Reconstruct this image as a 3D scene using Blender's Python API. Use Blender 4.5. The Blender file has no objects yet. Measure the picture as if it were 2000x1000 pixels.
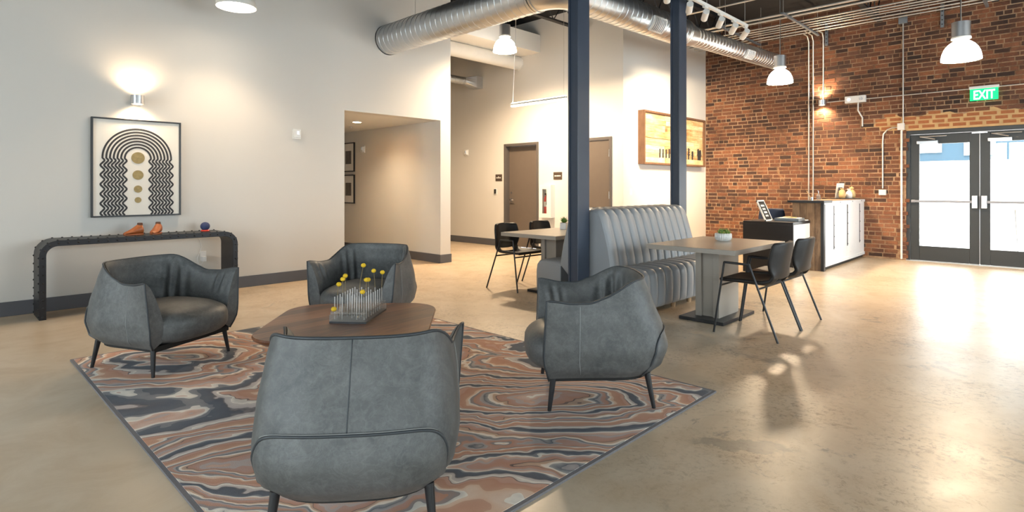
import bpy, math, random
from mathutils import Vector, Matrix
random.seed(7)
S = bpy.context.scene
COL = S.collection
PI = math.pi

# ------------------------------------------------------------------ camera
F_PX = 1112.0
YAW = -math.atan2(1112.0, 1080.0)
cam_d = bpy.data.cameras.new('camera')
cam = bpy.data.objects.new('camera', cam_d)
COL.objects.link(cam)
cam.location = (0, 0, 1.3)
cam.rotation_euler = (PI / 2, 0, YAW)
cam_d.sensor_width = 36
cam_d.lens = 36 * F_PX / 2000
cam_d.shift_y = (365 - 500) / 2000
cam_d.clip_start = .05
S.camera = cam
S.cycles.transparent_max_bounces = 40

# ------------------------------------------------------------------ world, daylight, exposure
S.view_settings.view_transform = 'Standard'
S.view_settings.look = 'None'
S.view_settings.gamma = 1
S.view_settings.use_curve_mapping = False
S.view_settings.exposure = 0.88
W = bpy.data.worlds.new('overcast_sky')
S.world = W
W.use_nodes = True
bg = W.node_tree.nodes['Background']
bg.inputs[0].default_value = (.83, .92, 1.0, 1)
bg.inputs[1].default_value = 7.5
sun_d = bpy.data.lights.new('sun_offscreen', 'SUN'); sun_d.energy = 13; sun_d.angle = .02; sun_d.color = (1, .97, .93)
sun = bpy.data.objects.new('sun_offscreen', sun_d); COL.objects.link(sun)
sun.rotation_euler = Vector((math.cos(math.radians(66)), .06, -math.sin(math.radians(66)))).to_track_quat('-Z', 'Y').to_euler()
# light portals sit in the real window openings and only guide the sky light
def portal(name, loc, rot, sx, sy):
    d = bpy.data.lights.new(name, 'AREA')
    d.shape = 'RECTANGLE'; d.size = sx; d.size_y = sy
    d.cycles.is_portal = True
    o = bpy.data.objects.new(name, d); COL.objects.link(o)
    o.location = loc; o.rotation_euler = rot
RWY = -4.2      # street-side wall behind the camera's right shoulder
RWX = -3.2      # wall behind the camera
WIN_R = [(-1.6, .2), (3.6, 5.8), (6.2, 8.7), (9.1, 11.6)]
WIN_B = [(-3.0, -1.2), (.6, 2.4), (4.2, 6.0)]
WZ0, WZ1 = .5, 3.0
for k_, (a, b) in enumerate(WIN_R):
    portal('window_street_%s_offscreen' % 'abcd'[k_], ((a + b) / 2, RWY, (WZ0 + WZ1) / 2), (PI / 2, 0, 0), b - a, WZ1 - WZ0)
for k_, (a, b) in enumerate(WIN_B):
    portal('window_rear_%s_offscreen' % 'abc'[k_], (RWX, (a + b) / 2, (WZ0 + WZ1) / 2), (PI / 2, 0, -PI / 2), b - a, WZ1 - WZ0)
portal('glass_door_daylight', (12.1, 1.0, 1.15), (PI / 2, 0, PI / 2), 1.9, 2.2)

# ------------------------------------------------------------------ helpers
class MB:
    def __init__(s): s.v = []; s.f = []
    def add(s, vs, fs):
        o = len(s.v); s.v += [tuple(p) for p in vs]; s.f += [tuple(i + o for i in f) for f in fs]; return s
    def box(s, x0, x1, y0, y1, z0, z1):
        return s.add([(x, y, z) for z in (z0, z1) for y in (y0, y1) for x in (x0, x1)],
                     [(0, 2, 3, 1), (4, 5, 7, 6), (0, 1, 5, 4), (2, 6, 7, 3), (0, 4, 6, 2), (1, 3, 7, 5)])
    def obox(s, c, ax, ay, az):
        c = Vector(c); ax = Vector(ax); ay = Vector(ay); az = Vector(az)
        return s.add([c + ax * i + ay * j + az * k for k in (-1, 1) for j in (-1, 1) for i in (-1, 1)],
                     [(0, 2, 3, 1), (4, 5, 7, 6), (0, 1, 5, 4), (2, 6, 7, 3), (0, 4, 6, 2), (1, 3, 7, 5)])
    def grid(s, fn, nu, nv, cu=False, cv=False, skip=None):
        mu = nu if cu else nu + 1; mv = nv if cv else nv + 1
        vs = [fn(i / nu, j / nv) for i in range(mu) for j in range(mv)]
        fs = []
        for i in range(nu):
            for j in range(nv):
                if skip and skip((i + .5) / nu, (j + .5) / nv): continue
                a = i * mv + j; b = ((i + 1) % mu) * mv + j
                c = ((i + 1) % mu) * mv + (j + 1) % mv; d = i * mv + (j + 1) % mv
                fs.append((a, b, c, d))
        return s.add(vs, fs)
    def lathe(s, prof, n=24, c=(0, 0, 0)):
        k = len(prof)
        vs = [(c[0] + r * math.cos(2 * PI * i / n), c[1] + r * math.sin(2 * PI * i / n), c[2] + z) for i in range(n) for r, z in prof]
        fs = [(i * k + j, ((i + 1) % n) * k + j, ((i + 1) % n) * k + j + 1, i * k + j + 1) for i in range(n) for j in range(k - 1)]
        if prof[0][0] > 1e-6: fs.append(tuple(i * k for i in range(n))[::-1])
        if prof[-1][0] > 1e-6: fs.append(tuple(i * k + k - 1 for i in range(n)))
        return s.add(vs, fs)
    def tube(s, pts, r, n=8, closed=False):
        pts = [Vector(p) for p in pts]; m = len(pts)
        if isinstance(r, (int, float)): r = [r] * m
        vs = []; up = None
        for i, p in enumerate(pts):
            if closed: t = pts[(i + 1) % m] - pts[i - 1]
            else: t = pts[min(i + 1, m - 1)] - pts[max(i - 1, 0)]
            t.normalize()
            if up is None:
                up = Vector((0, 0, 1)) if abs(t.z) < .9 else Vector((1, 0, 0))
            a = t.cross(up)
            if a.length < 1e-4: a = t.cross(Vector((.3, 1, .2)))
            a.normalize(); b = a.cross(t); up = b
            vs += [p + (a * math.cos(2 * PI * k / n) + b * math.sin(2 * PI * k / n)) * r[i] for k in range(n)]
        fs = []
        for i in range(m if closed else m - 1):
            j = (i + 1) % m
            fs += [(i * n + k, i * n + (k + 1) % n, j * n + (k + 1) % n, j * n + k) for k in range(n)]
        if not closed:
            fs.append(tuple(range(n))[::-1]); fs.append(tuple((m - 1) * n + k for k in range(n)))
        return s.add(vs, fs)
    def prism(s, poly, z0, z1, M=None):
        n = len(poly)
        vs = [Vector((x, y, z0)) for x, y in poly] + [Vector((x, y, z1)) for x, y in poly]
        if M is not None: vs = [M @ v for v in vs]
        return s.add(vs, [tuple(range(n))[::-1], tuple(range(n, 2 * n))] + [(i, (i + 1) % n, n + (i + 1) % n, n + i) for i in range(n)])
    def mesh(s, name, smooth=False):
        me = bpy.data.meshes.new(name); me.from_pydata(s.v, [], s.f); me.update()
        import bmesh
        b = bmesh.new(); b.from_mesh(me); bmesh.ops.recalc_face_normals(b, faces=b.faces); b.to_mesh(me); b.free()
        if smooth:
            for p in me.polygons: p.use_smooth = True
        return me
    def build(s, name, m, parent=None, smooth=False, bevel=0, auto=None):
        me = s.mesh(name, smooth or auto is not None)
        me.materials.append(m)
        o = bpy.data.objects.new(name, me); COL.objects.link(o)
        if parent is not None: o.parent = parent
        if auto is not None:
            try: me.set_sharp_from_angle(angle=math.radians(auto))
            except Exception: pass
        if bevel:
            md = o.modifiers.new('bevel', 'BEVEL'); md.width = bevel; md.segments = 2; md.limit_method = 'ANGLE'; md.angle_limit = .6
        return o

def tag(o, label, cat, group=None):
    o['label'] = label; o['category'] = cat
    if group: o['group'] = group
    return o
def thing(name, label, cat, loc=(0, 0, 0), rz=0, group=None):
    o = bpy.data.objects.new(name, None); COL.objects.link(o)
    o.empty_display_size = .1
    o.location = loc; o.rotation_euler = (0, 0, rz)
    return tag(o, label, cat, group)
def struct(o):
    o['kind'] = 'structure'; return o
def copy_tree(o, parent=None):
    c = o.copy(); COL.objects.link(c); c.parent = parent
    for ch in list(o.children): copy_tree(ch, c)
    return c
def inst(name, me, parent, loc=(0, 0, 0), rot=(0, 0, 0), sc=(1, 1, 1)):
    o = bpy.data.objects.new(name, me); COL.objects.link(o)
    o.parent = parent; o.location = loc; o.rotation_euler = rot; o.scale = sc
    return o
def lerp(tab, x):
    if x <= tab[0][0]: return tab[0][1]
    for (a, p), (b, q) in zip(tab, tab[1:]):
        if x <= b:
            t = (x - a) / (b - a); t = t * t * (3 - 2 * t) * .35 + t * .65
            return p + (q - p) * t
    return tab[-1][1]
def sm(a, b, x):
    t = min(1, max(0, (x - a) / (b - a))); return t * t * (3 - 2 * t)
def rrect(hx, hy, r, n=6, cx=0, cy=0):
    out = []
    for sx, sy, a0 in ((1, 1, 0), (-1, 1, 90), (-1, -1, 180), (1, -1, 270)):
        for k in range(n + 1):
            a = math.radians(a0 + 90 * k / n)
            out.append((cx + sx * (hx - r) + r * math.cos(a), cy + sy * (hy - r) + r * math.sin(a)))
    return out

# ------------------------------------------------------------------ materials
class NT:
    def __init__(s, name):
        s.m = bpy.data.materials.new(name); s.m.use_nodes = True
        s.t = s.m.node_tree; s.n = s.t.nodes; s.l = s.t.links
        s.b = s.n['Principled BSDF']; s.out = s.n['Material Output']
    def node(s, typ, **kw):
        n = s.n.new(typ)
        for k, v in kw.items():
            if k.startswith('i_'):
                s.put(n.inputs[int(k[2:])] if k[2:].isdigit() else n.inputs[k[2:].replace('_', ' ')], v)
            else: setattr(n, k, v)
        return n
    def put(s, sock, v):
        if hasattr(v, 'is_output') or isinstance(v, bpy.types.NodeSocket): s.l.new(v, sock)
        else: sock.default_value = v
    def math(s, op, a, b=0.0, c=None, clamp=False):
        n = s.n.new('ShaderNodeMath'); n.operation = op; n.use_clamp = clamp
        s.put(n.inputs[0], a); s.put(n.inputs[1], b)
        if c is not None: s.put(n.inputs[2], c)
        return n.outputs[0]
    def vmath(s, op, a, b=(0, 0, 0), scale=None):
        n = s.n.new('ShaderNodeVectorMath'); n.operation = op
        s.put(n.inputs[0], a)
        if op != 'LENGTH' and op != 'SCALE': s.put(n.inputs[1], b)
        if scale is not None: s.put(n.inputs['Scale'], scale)
        return n.outputs['Value'] if op in ('LENGTH', 'DISTANCE', 'DOT_PRODUCT') else n.outputs[0]
    def pos(s): return s.node('ShaderNodeNewGeometry').outputs['Position']
    def obj(s): return s.node('ShaderNodeTexCoord').outputs['Object']
    def mapping(s, v, scale=(1, 1, 1), rot=(0, 0, 0), loc=(0, 0, 0)):
        n = s.n.new('ShaderNodeMapping'); s.put(n.inputs[0], v)
        n.inputs['Location'].default_value = loc; n.inputs['Rotation'].default_value = rot; n.inputs['Scale'].default_value = scale
        return n.outputs[0]
    def noise(s, v, scale=5, detail=3, rough=.5, dist=0, color=False):
        n = s.n.new('ShaderNodeTexNoise'); s.put(n.inputs['Vector'], v)
        n.inputs['Scale'].default_value = scale; n.inputs['Detail'].default_value = detail
        n.inputs['Roughness'].default_value = rough; n.inputs['Distortion'].default_value = dist
        return n.outputs['Color' if color else 'Fac']
    def ramp(s, f, stops, interp='LINEAR'):
        n = s.n.new('ShaderNodeValToRGB'); s.put(n.inputs[0], f); cr = n.color_ramp; cr.interpolation = interp
        while len(cr.elements) < len(stops): cr.elements.new(.5)
        for e, (p, c) in zip(cr.elements, stops):
            e.position = p; e.color = (*c, 1) if len(c) == 3 else c
        return n.outputs[0]
    def mix(s, f, a, b, op='MIX'):
        n = s.n.new('ShaderNodeMix'); n.data_type = 'RGBA'; n.blend_type = op
        s.put(n.inputs[0], f)
        for k, v in ((6, a), (7, b)):
            if isinstance(v, tuple) and len(v) == 3: v = (*v, 1)
            s.put(n.inputs[k], v)
        return n.outputs[2]
    def bump(s, h, strength=.2, dist=.01):
        n = s.n.new('ShaderNodeBump'); n.inputs['Strength'].default_value = strength; n.inputs['Distance'].default_value = dist
        s.put(n.inputs['Height'], h); s.l.new(n.outputs[0], s.b.inputs['Normal'])
    def set(s, **kw):
        for k, v in kw.items():
            k = k.replace('_', ' ')
            if isinstance(v, tuple) and len(v) == 3: v = (*v, 1)
            s.put(s.b.inputs[k], v)
        return s.m
def plain(name, col, rough=.5, metal=0, var=.06, sc=8, **kw):
    t = NT(name)
    n = t.noise(t.obj(), sc, 4)
    c = t.mix(n, tuple(x * (1 - var) for x in col), tuple(min(1, x * (1 + var)) for x in col))
    t.set(Base_Color=c, Roughness=rough, Metallic=metal, **kw)
    return t.m
def emit(name, col, st):
    t = NT(name); t.set(Base_Color=col, Emission_Color=col, Emission_Strength=st); return t.m

def paint(name, col):
    t = NT(name)
    n = t.noise(t.pos(), 1.3, 3); f = t.noise(t.pos(), 160, 2)
    t.set(Base_Color=t.mix(n, tuple(x * .975 for x in col), col), Roughness=.62)
    t.bump(f, .06, .002)
    return t.m
M = {}
M['wall'] = paint('light_greige_wall_paint', (.63, .60, .555))
M['cream'] = M['wall']
M['soffit'] = paint('white_ceiling_paint', (.72, .70, .66))
M['base'] = plain('grey_vinyl_base', (.085, .085, .095), .45)
M['doorpaint'] = plain('taupe_door_paint', (.125, .098, .078), .4)
M['doorframe'] = plain('dark_taupe_frame_paint', (.095, .082, .075), .4)
M['black'] = plain('black_powder_coat', (.010, .010, .012), .38)
M['blackmatte'] = plain('black_matte', (.014, .014, .015), .6)
M['deck'] = plain('black_ceiling_deck', (.012, .011, .011), .8)
M['joist'] = plain('black_steel_joist', (.010, .009, .009), .6)
M['steelblue'] = plain('blue_grey_column_paint', (.038, .050, .075), .36, 0, .12, 3)
M['storefront'] = plain('dark_bronze_storefront', (.030, .033, .034), .38)
M['white'] = plain('white_plastic', (.72, .71, .69), .35, 0, .02)
M['whitemetal'] = plain('white_painted_metal', (.70, .68, .64), .4, 0, .03)
M['chrome'] = plain('brushed_chrome', (.70, .70, .71), .22, 1, .05)
M['alu'] = plain('brushed_aluminium', (.62, .62, .63), .32, 1, .05)
M['bar'] = plain('grey_bar_aluminium', (.30, .30, .32), .4, .5, .05)
M['zinc'] = plain('galvanised_conduit', (.60, .57, .52), .38, .75, .06)
M['box'] = plain('galvanised_box', (.25, .27, .29), .45, .6, .1)
M['rubber'] = plain('dark_underside', (.012, .011, .010), .8)
M['gold'] = plain('gold_leaf', (.27, .19, .075), .45, .5, .4, 40)
M['ink'] = plain('charcoal_ink', (.028, .028, .032), .75, 0, .3, 60)
M['canvas'] = plain('off_white_canvas', (.74, .71, .65), .8, 0, .02, 50)
M['yellow'] = plain('yellow_craspedia', (.78, .50, .02), .8, 0, .25, 220)
M['stem'] = plain('dry_flower_stem', (.20, .15, .07), .7)
M['red'] = plain('red_enamel', (.60, .02, .015), .3)
M['brown_leather'] = plain('tan_shoe_leather', (.36, .10, .025), .4, 0, .25, 30)
M['speaker'] = plain('blue_speaker_fabric', (.035, .05, .13), .8, 0, .2, 200)
M['redglow'] = plain('red_speaker_base', (.75, .05, .03), .4)
M['lino'] = plain('grey_table_laminate', (.30, .262, .215), .30, 0, .12, 3)
M['lamedge'] = plain('grey_table_edge', (.30, .265, .225), .4, 0, .1, 3)
M['vinyl'] = plain('pale_grey_vinyl', (.262, .270, .280), .42, 0, .03, 5)
M['chairleather'] = plain('dark_brown_seat_leather', (.015, .012, .0105), .5, 0, .15, 20, Specular_IOR_Level=.3)
M['pot'] = plain('white_ceramic', (.72, .70, .66), .45, 0, .02)
M['leaf'] = plain('succulent_green', (.11, .22, .03), .5, 0, .4, 40)
M['leaf_tip'] = plain('succulent_yellow_green', (.33, .36, .08), .5, 0, .3, 40)
M['paper'] = plain('white_paper', (.75, .73, .70), .8, 0, .02)
M['photo'] = plain('grey_photograph', (.10, .09, .08), .5, 0, .8, 12)
M['navy'] = plain('navy_seat_back', (.02, .035, .08), .6)
M['sign'] = plain('brown_sign_plate', (.07, .045, .03), .5)
M['cardboard'] = plain('tan_packaging', (.55, .38, .17), .6, 0, .3, 30)
def mortar():
    t = NT('tan_mortar')
    p = t.pos()
    n = t.noise(p, 2.3, 6, .7, .5); f = t.noise(p, 26, 4, .7)
    c = t.ramp(t.math('ADD', t.math('MULTIPLY', n, .75), t.math('MULTIPLY', f, .25)), [(.34, (.10, .056, .032)), (.48, (.31, .185, .105)), (.64, (.50, .34, .21))])
    t.set(Base_Color=c, Roughness=.92)
    return t.m
M['mortar'] = mortar()
M['mortar_pale'] = plain('pale_tan_mortar', (.56, .36, .17), .9, 0, .25, 9)
M['footwood'] = plain('pale_wood_foot', (.45, .30, .17), .5)
M['lamp'] = emit('pendant_acrylic', (1, .93, .82), 7)
M['lamp_soft'] = emit('pendant_lens', (1, .95, .88), 2.2)
M['lampcool'] = emit('linear_lamp_diffuser', (1, .84, .62), 16)
M['bulb'] = emit('warm_bulb', (1, .72, .42), 22)
M['down'] = emit('downlight_lens', (1, .80, .52), 25)
M['exit_green'] = emit('exit_sign_green', (.0, .62, .16), .9)
M['exit_white'] = emit('exit_sign_letters', (.75, 1, .85), 1.1)
M['concrete_out'] = plain('pale_pavement', (.72, .71, .69), .9)
M['white_render'] = plain('white_rendered_wall', (.80, .80, .79), .9)
M['blue_building'] = plain('slate_blue_cladding', (.010, .030, .048), .8, 0, .25, 2)

def leather():
    t = NT('grey_blue_leather')
    p = t.obj()
    big = t.noise(p, 5, 5, .6, .6); fine = t.noise(p, 28, 6, .7, .4); gr = t.noise(p, 320, 2)
    c = t.mix(t.ramp(big, [(.3, (0, 0, 0)), (.7, (1, 1, 1))]), (.053, .056, .056), (.108, .109, .106))
    c = t.mix(t.math('MULTIPLY', t.ramp(fine, [(.45, (0, 0, 0)), (.75, (1, 1, 1))]), .6), c, (.162, .163, .159))
    v1 = t.math('ABSOLUTE', t.math('SUBTRACT', t.noise(p, 9, 4, .6, 1.4), .5))
    v2 = t.math('ABSOLUTE', t.math('SUBTRACT', t.noise(t.mapping(p, (1, 1, 1), (0, 0, 0), (3, 5, 1)), 17, 4, .6, 1.0), .5))
    vein = t.math('MAXIMUM', t.ramp(v1, [(0, (1, 1, 1)), (.03, (0, 0, 0))]), t.math('MULTIPLY', t.ramp(v2, [(0, (1, 1, 1)), (.035, (0, 0, 0))]), .7))
    c = t.mix(t.math('MULTIPLY', t.math('MULTIPLY', vein, big), .34), c, (.21, .215, .212))
    t.set(Base_Color=c, Roughness=t.math('MULTIPLY_ADD', fine, .25, .38))
    t.bump(gr, .10, .002)
    return t.m
M['leather'] = leather()
M['piping'] = plain('dark_leather_piping', (.035, .040, .045), .5)
M['stitch'] = plain('pale_stitching', (.24, .245, .24), .7)

def walnut():
    t = NT('walnut_planks')
    p = t.mapping(t.obj(), (1, 1, 1), (0, 0, math.radians(45)))
    sx = t.node('ShaderNodeSeparateXYZ', i_0=p)
    idx = t.math('FLOOR', t.math('MULTIPLY', sx.outputs[1], 9.0))
    rn = t.node('ShaderNodeTexWhiteNoise', noise_dimensions='1D', i_W=idx).outputs[0]
    g = t.noise(t.mapping(p, (2.2, 40, 10)), 2.2, 5, .6, .8)
    g2 = t.noise(t.mapping(p, (1.2, 9, 4)), 2.0, 4, .55, 1.2)
    f = t.math('ADD', t.math('MULTIPLY', g, .45), t.math('ADD', t.math('MULTIPLY', rn, .3), t.math('MULTIPLY', g2, .35)))
    c = t.ramp(f, [(.30, (.050, .017, .008)), (.52, (.155, .054, .020)), (.76, (.30, .118, .044))])
    t.set(Base_Color=c, Roughness=.34, Specular_IOR_Level=.35)
    return t.m
M['walnut'] = walnut()

def old_wood(name, cols, sc=1.0, axis=(3, 30, 30)):
    t = NT(name)
    oi = t.node('ShaderNodeObjectInfo').outputs['Random']
    off = t.node('ShaderNodeCombineXYZ', i_0=t.math('MULTIPLY', oi, 37.0), i_1=t.math('MULTIPLY', oi, 11.0)).outputs[0]
    p = t.vmath('ADD', t.obj(), off)
    g = t.noise(t.mapping(p, axis), sc, 6, .65, .5)
    blot = t.noise(p, 4 * sc, 4, .6)
    f = t.math('ADD', t.math('MULTIPLY', g, .6), t.math('ADD', t.math('MULTIPLY', blot, .45), t.math('MULTIPLY_ADD', oi, .28, -.16)))
    t.set(Base_Color=t.ramp(f, cols), Roughness=.75)
    t.bump(g, .3, .004)
    return t.m
M['artwood'] = old_wood('weathered_cream_boards', [(.25, (.22, .10, .035)), (.40, (.52, .30, .12)), (.56, (.72, .50, .26)), (.78, (.84, .72, .52))], .8, (3, 25, 25))
M['artframe'] = old_wood('reclaimed_frame_wood', [(.2, (.07, .03, .015)), (.8, (.24, .12, .06))], 1, (20, 20, 3))
M['barnwood'] = old_wood('rough_barn_wood', [(.2, (.020, .013, .010)), (.45, (.11, .066, .038)), (.7, (.30, .19, .11)), (.9, (.50, .38, .26))], 1.2, (12, 12, 2))

def galv():
    t = NT('galvanised_corrugate')
    p = t.obj()
    n = t.noise(p, 2.4, 6, .65, .8)
    n2 = t.noise(p, 25, 5, .7)
    c = t.mix(n, (.70, .73, .75), (.86, .87, .88))
    c = t.mix(t.ramp(n2, [(.60, (0, 0, 0)), (.75, (1, 1, 1))]), c, (.34, .36, .38))
    t.set(Base_Color=c, Roughness=t.math('MULTIPLY_ADD', n, .3, .28), Metallic=.25)
    return t.m
M['galv'] = galv()

def spiral():
    t = NT('spiral_duct_steel')
    p = t.obj()
    n = t.noise(p, 9, 4, .6, .3)
    c = t.mix(n, (.56, .58, .60), (.66, .67, .68))
    t.set(Base_Color=c, Roughness=t.math('MULTIPLY_ADD', n, .05, .30), Metallic=1.0)
    return t.m
M['duct'] = spiral()

def brick():
    t = NT('old_red_brick')
    isl = t.node('ShaderNodeNewGeometry').outputs['Random Per Island']
    oi = t.node('ShaderNodeObjectInfo').outputs['Random']
    r = t.math('FRACT', t.math('ADD', isl, t.math('MULTIPLY', oi, 7.31)))
    p = t.pos()
    c = t.ramp(r, [(0, (.050, .023, .015)), (.18, (.105, .042, .022)), (.4, (.185, .066, .030)), (.62, (.25, .086, .036)), (.82, (.33, .125, .052)), (1, (.16, .066, .038))])
    spk = t.noise(p, 45, 5, .7)
    c = t.mix(t.ramp(spk, [(.3, (0, 0, 0)), (.7, (1, 1, 1))]), t.mix(.5, c, (.03, .018, .014)), c)
    soot = t.noise(t.mapping(p, (1, 1, 1.4), (0, 0, 0), (3, 1.7, 2)), 1.15, 6, .7, .5)
    fac = t.ramp(soot, [(.46, (0, 0, 0)), (.66, (1, 1, 1))])
    c = t.mix(t.math('MULTIPLY', fac, .72), c, (.022, .014, .011))
    lime = t.noise(t.mapping(p, (1, 1, 1), (0, 0, 0), (9, 4, 1)), 2.6, 6, .7, .6)
    c = t.mix(t.math('MULTIPLY', t.ramp(lime, [(.63, (0, 0, 0)), (.74, (1, 1, 1))]), .6), c, (.42, .25, .12))
    t.set(Base_Color=c, Roughness=.85)
    t.bump(spk, .5, .006)
    return t.m
M['brick'] = brick()
M['brick_orange'] = plain('orange_patch_brick', (.36, .125, .045), .85, 0, .35, 9)

def floor_mat():
    t = NT('polished_stained_concrete')
    p = t.pos()
    big = t.noise(p, .55, 4, .6, .5)
    mid = t.noise(p, 2.2, 6, .68, .8)
    c = t.mix(big, (.52, .40, .27), (.60, .495, .365))
    c = t.mix(t.math('MULTIPLY', t.ramp(mid, [(.40, (0, 0, 0)), (.68, (1, 1, 1))]), .55), c, (.40, .275, .155))
    # worn area with dark flecks: strongest in the middle of the room, fades towards the smooth screed by the left wall
    sep = t.node('ShaderNodeSeparateXYZ', i_0=p)
    wear = t.math('MULTIPLY', t.math('SUBTRACT', 1.0, t.math('MULTIPLY', t.math('SUBTRACT', sep.outputs[1], 3.2), .4), clamp=True), 1.0, clamp=True)
    far = t.math('MULTIPLY', t.math('SUBTRACT', sep.outputs[0], 1.6), .8, clamp=True)
    wear = t.math('MAXIMUM', t.math('MULTIPLY', wear, far), t.math('MULTIPLY', far, .75))
    fl = t.noise(t.mapping(p, (1, 1, 1), (0, 0, .6)), 26, 7, .78, .4)
    reg = t.ramp(t.noise(p, 1.5, 5, .65), [(.42, (0, 0, 0)), (.62, (1, 1, 1))])
    fl2 = t.noise(t.mapping(p, (1, 1, 1), (0, 0, 1.1)), 9, 8, .8, .7)
    fm = t.math('MULTIPLY', t.math('MULTIPLY', t.ramp(fl, [(.50, (0, 0, 0)), (.62, (1, 1, 1))]), reg), wear)
    c = t.mix(t.math('MULTIPLY', fm, .95), c, (.20, .125, .065))
    st = t.noise(t.mapping(p, (1, 1, 1), (0, 0, .4), (4.3, 2.2, 0)), 2.7, 7, .72, 1.0)
    c = t.mix(t.math('MULTIPLY', t.math('MULTIPLY', t.ramp(st, [(.60, (0, 0, 0)), (.66, (1, 1, 1))]), wear), .75), c, (.20, .165, .13))
    c = t.mix(t.math('MULTIPLY', t.math('MULTIPLY', t.ramp(fl2, [(.55, (0, 0, 0)), (.64, (1, 1, 1))]), wear), .55), c, (.27, .175, .095))
    sp = t.vmath('ADD', p, t.vmath('SCALE', t.vmath('SUBTRACT', t.noise(p, 9, 5, .65, .3, color=True), (.5, .5, .5)), scale=.22))
    sd = t.vmath('LENGTH', t.mapping(t.mapping(t.vmath('SUBTRACT', t.mapping(sp, (1, 1, 0)), (2.86, 1.17, 0)), (1, 1, 0), (0, 0, math.radians(58))), (2.6, 9, 0)))
    c = t.mix(t.math('MULTIPLY', t.ramp(sd, [(.55, (1, 1, 1)), (.72, (0, 0, 0))]), .65), c, (.235, .19, .135))
    bl = t.noise(t.mapping(p, (1, 1, 1), (0, 0, .9), (2.7, 8.1, 0)), 4.6, 7, .75, .5)
    c = t.mix(t.math('MULTIPLY', t.math('MULTIPLY', t.ramp(bl, [(.66, (0, 0, 0)), (.72, (1, 1, 1))]), wear), .8), c, (.115, .105, .11))
    pale = t.noise(t.mapping(p, (1, 1, 1), (0, 0, 0), (1, 7, 0)), 1.8, 7, .7, .6)
    c = t.mix(t.math('MULTIPLY', t.ramp(pale, [(.5, (0, 0, 0)), (.72, (1, 1, 1))]), .5), c, (.60, .50, .38))
    t.set(Base_Color=c, Roughness=t.math('MULTIPLY_ADD', mid, .20, .23), Specular_IOR_Level=.72)
    t.bump(fl, .05, .003)
    return t.m
M['floor'] = floor_mat()

def rug_mat():
    t = NT('marbled_agate_rug')
    p = t.obj()
    wn = t.noise(p, 1.25, 4, .55, .2, color=True)
    warp = t.vmath('SCALE', t.vmath('SUBTRACT', wn, (.5, .5, .5)), scale=.75)
    q = t.vmath('ADD', p, warp)
    base = t.noise(t.mapping(t.mapping(q, (1, 1, 1), (0, 0, math.radians(44))), (.34, 1.10, 1)), 1.0, 2.5, .5, .5)
    f = t.math('MULTIPLY', base, 1.35)
    for cx, cy, sg, am in ((.56, -1.24, .55, .85), (-1.10, -.72, .42, .8), (-.9, 1.3, .5, -.55), (.3, .1, .6, .5), (1.2, .9, .5, -.5)):
        w2 = t.mapping(t.vmath('ADD', p, t.vmath('SCALE', warp, scale=.35)), (1, 1, 0), (0, 0, 0))
        d = t.vmath('SUBTRACT', w2, (cx, cy, 0))
        d = t.mapping(t.mapping(d, (1, 1, 0), (0, 0, math.radians(44))), (.62, 1.25, 0))
        g = t.math('POWER', 2.718, t.math('MULTIPLY', t.math('POWER', t.math('DIVIDE', t.vmath('LENGTH', d), sg), 2.0), -1.0))
        f = t.math('ADD', f, t.math('MULTIPLY', g, am))
    fr = t.math('FRACT', t.math('MULTIPLY', f, 2.9))
    slate = (.075, .100, .132); dark = (.050, .055, .068); terra = (.52, .255, .165); peach = (.70, .45, .30)
    cream = (.92, .85, .75); lav = (.48, .42, .40); grey = (.23, .24, .25); rose = (.58, .34, .25)
    seq = [slate, dark, lav, cream, dark, rose, terra, peach, cream, grey, terra, lav, slate, cream, peach, dark, terra, lav, rose, cream, grey, slate]
    wid = [4, .8, 3, 2.2, .6, 3, 6, 2.5, 1.6, 2.2, 4, 2.4, 2.6, 2.2, 2.6, .7, 5, 2.5, 3, 2.0, 2, 2.6]
    tot = sum(wid); stops = []; acc = 0
    for cc, w in zip(seq, wid):
        stops.append((acc / tot, cc)); acc += w
    c = t.ramp(fr, stops, 'CONSTANT')
    fr2 = t.math('FRACT', t.math('ADD', t.math('MULTIPLY', f, 2.9), t.math('MULTIPLY_ADD', t.noise(p, 30, 3), .03, -.012)))
    c2 = t.ramp(fr2, stops, 'LINEAR')
    c = t.mix(.35, c, c2)
    c = t.mix(t.math('MULTIPLY', t.noise(p, 6, 5, .7), .20), c, (.50, .37, .31))
    pile = t.noise(p, 260, 2)
    t.set(Base_Color=c, Roughness=.95)
    t.bump(pile, .4, .004)
    return t.m
M['rug'] = rug_mat()
M['rugedge'] = plain('grey_rug_binding', (.17, .16, .165), .9, 0, .2, 90)

def clear(name, tint=(1, 1, 1), gloss=.08, rough=.0):
    t = NT(name)
    tr = t.node('ShaderNodeBsdfTransparent'); tr.inputs[0].default_value = (*tint, 1)
    gl = t.node('ShaderNodeBsdfGlossy'); gl.inputs['Roughness'].default_value = rough
    lw = t.node('ShaderNodeLayerWeight'); lw.inputs[0].default_value = .25
    f = t.math('MULTIPLY_ADD', lw.outputs['Fresnel'], .8, gloss)
    mx = t.node('ShaderNodeMixShader'); t.l.new(f, mx.inputs[0]); t.l.new(tr.outputs[0], mx.inputs[1]); t.l.new(gl.outputs[0], mx.inputs[2])
    t.l.new(mx.outputs[0], t.out.inputs[0])
    return t.m
M['glass'] = clear('door_glass', (.97, .99, .98), .03)
def pale_glass(name, f, col):
    t = NT(name)
    tr = t.node('ShaderNodeBsdfTransparent')
    mx = t.node('ShaderNodeMixShader'); mx.inputs[0].default_value = f
    t.set(Base_Color=col, Roughness=.12)
    t.l.new(tr.outputs[0], mx.inputs[1]); t.l.new(t.b.outputs[0], mx.inputs[2]); t.l.new(mx.outputs[0], t.out.inputs[0])
    return t.m
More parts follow.
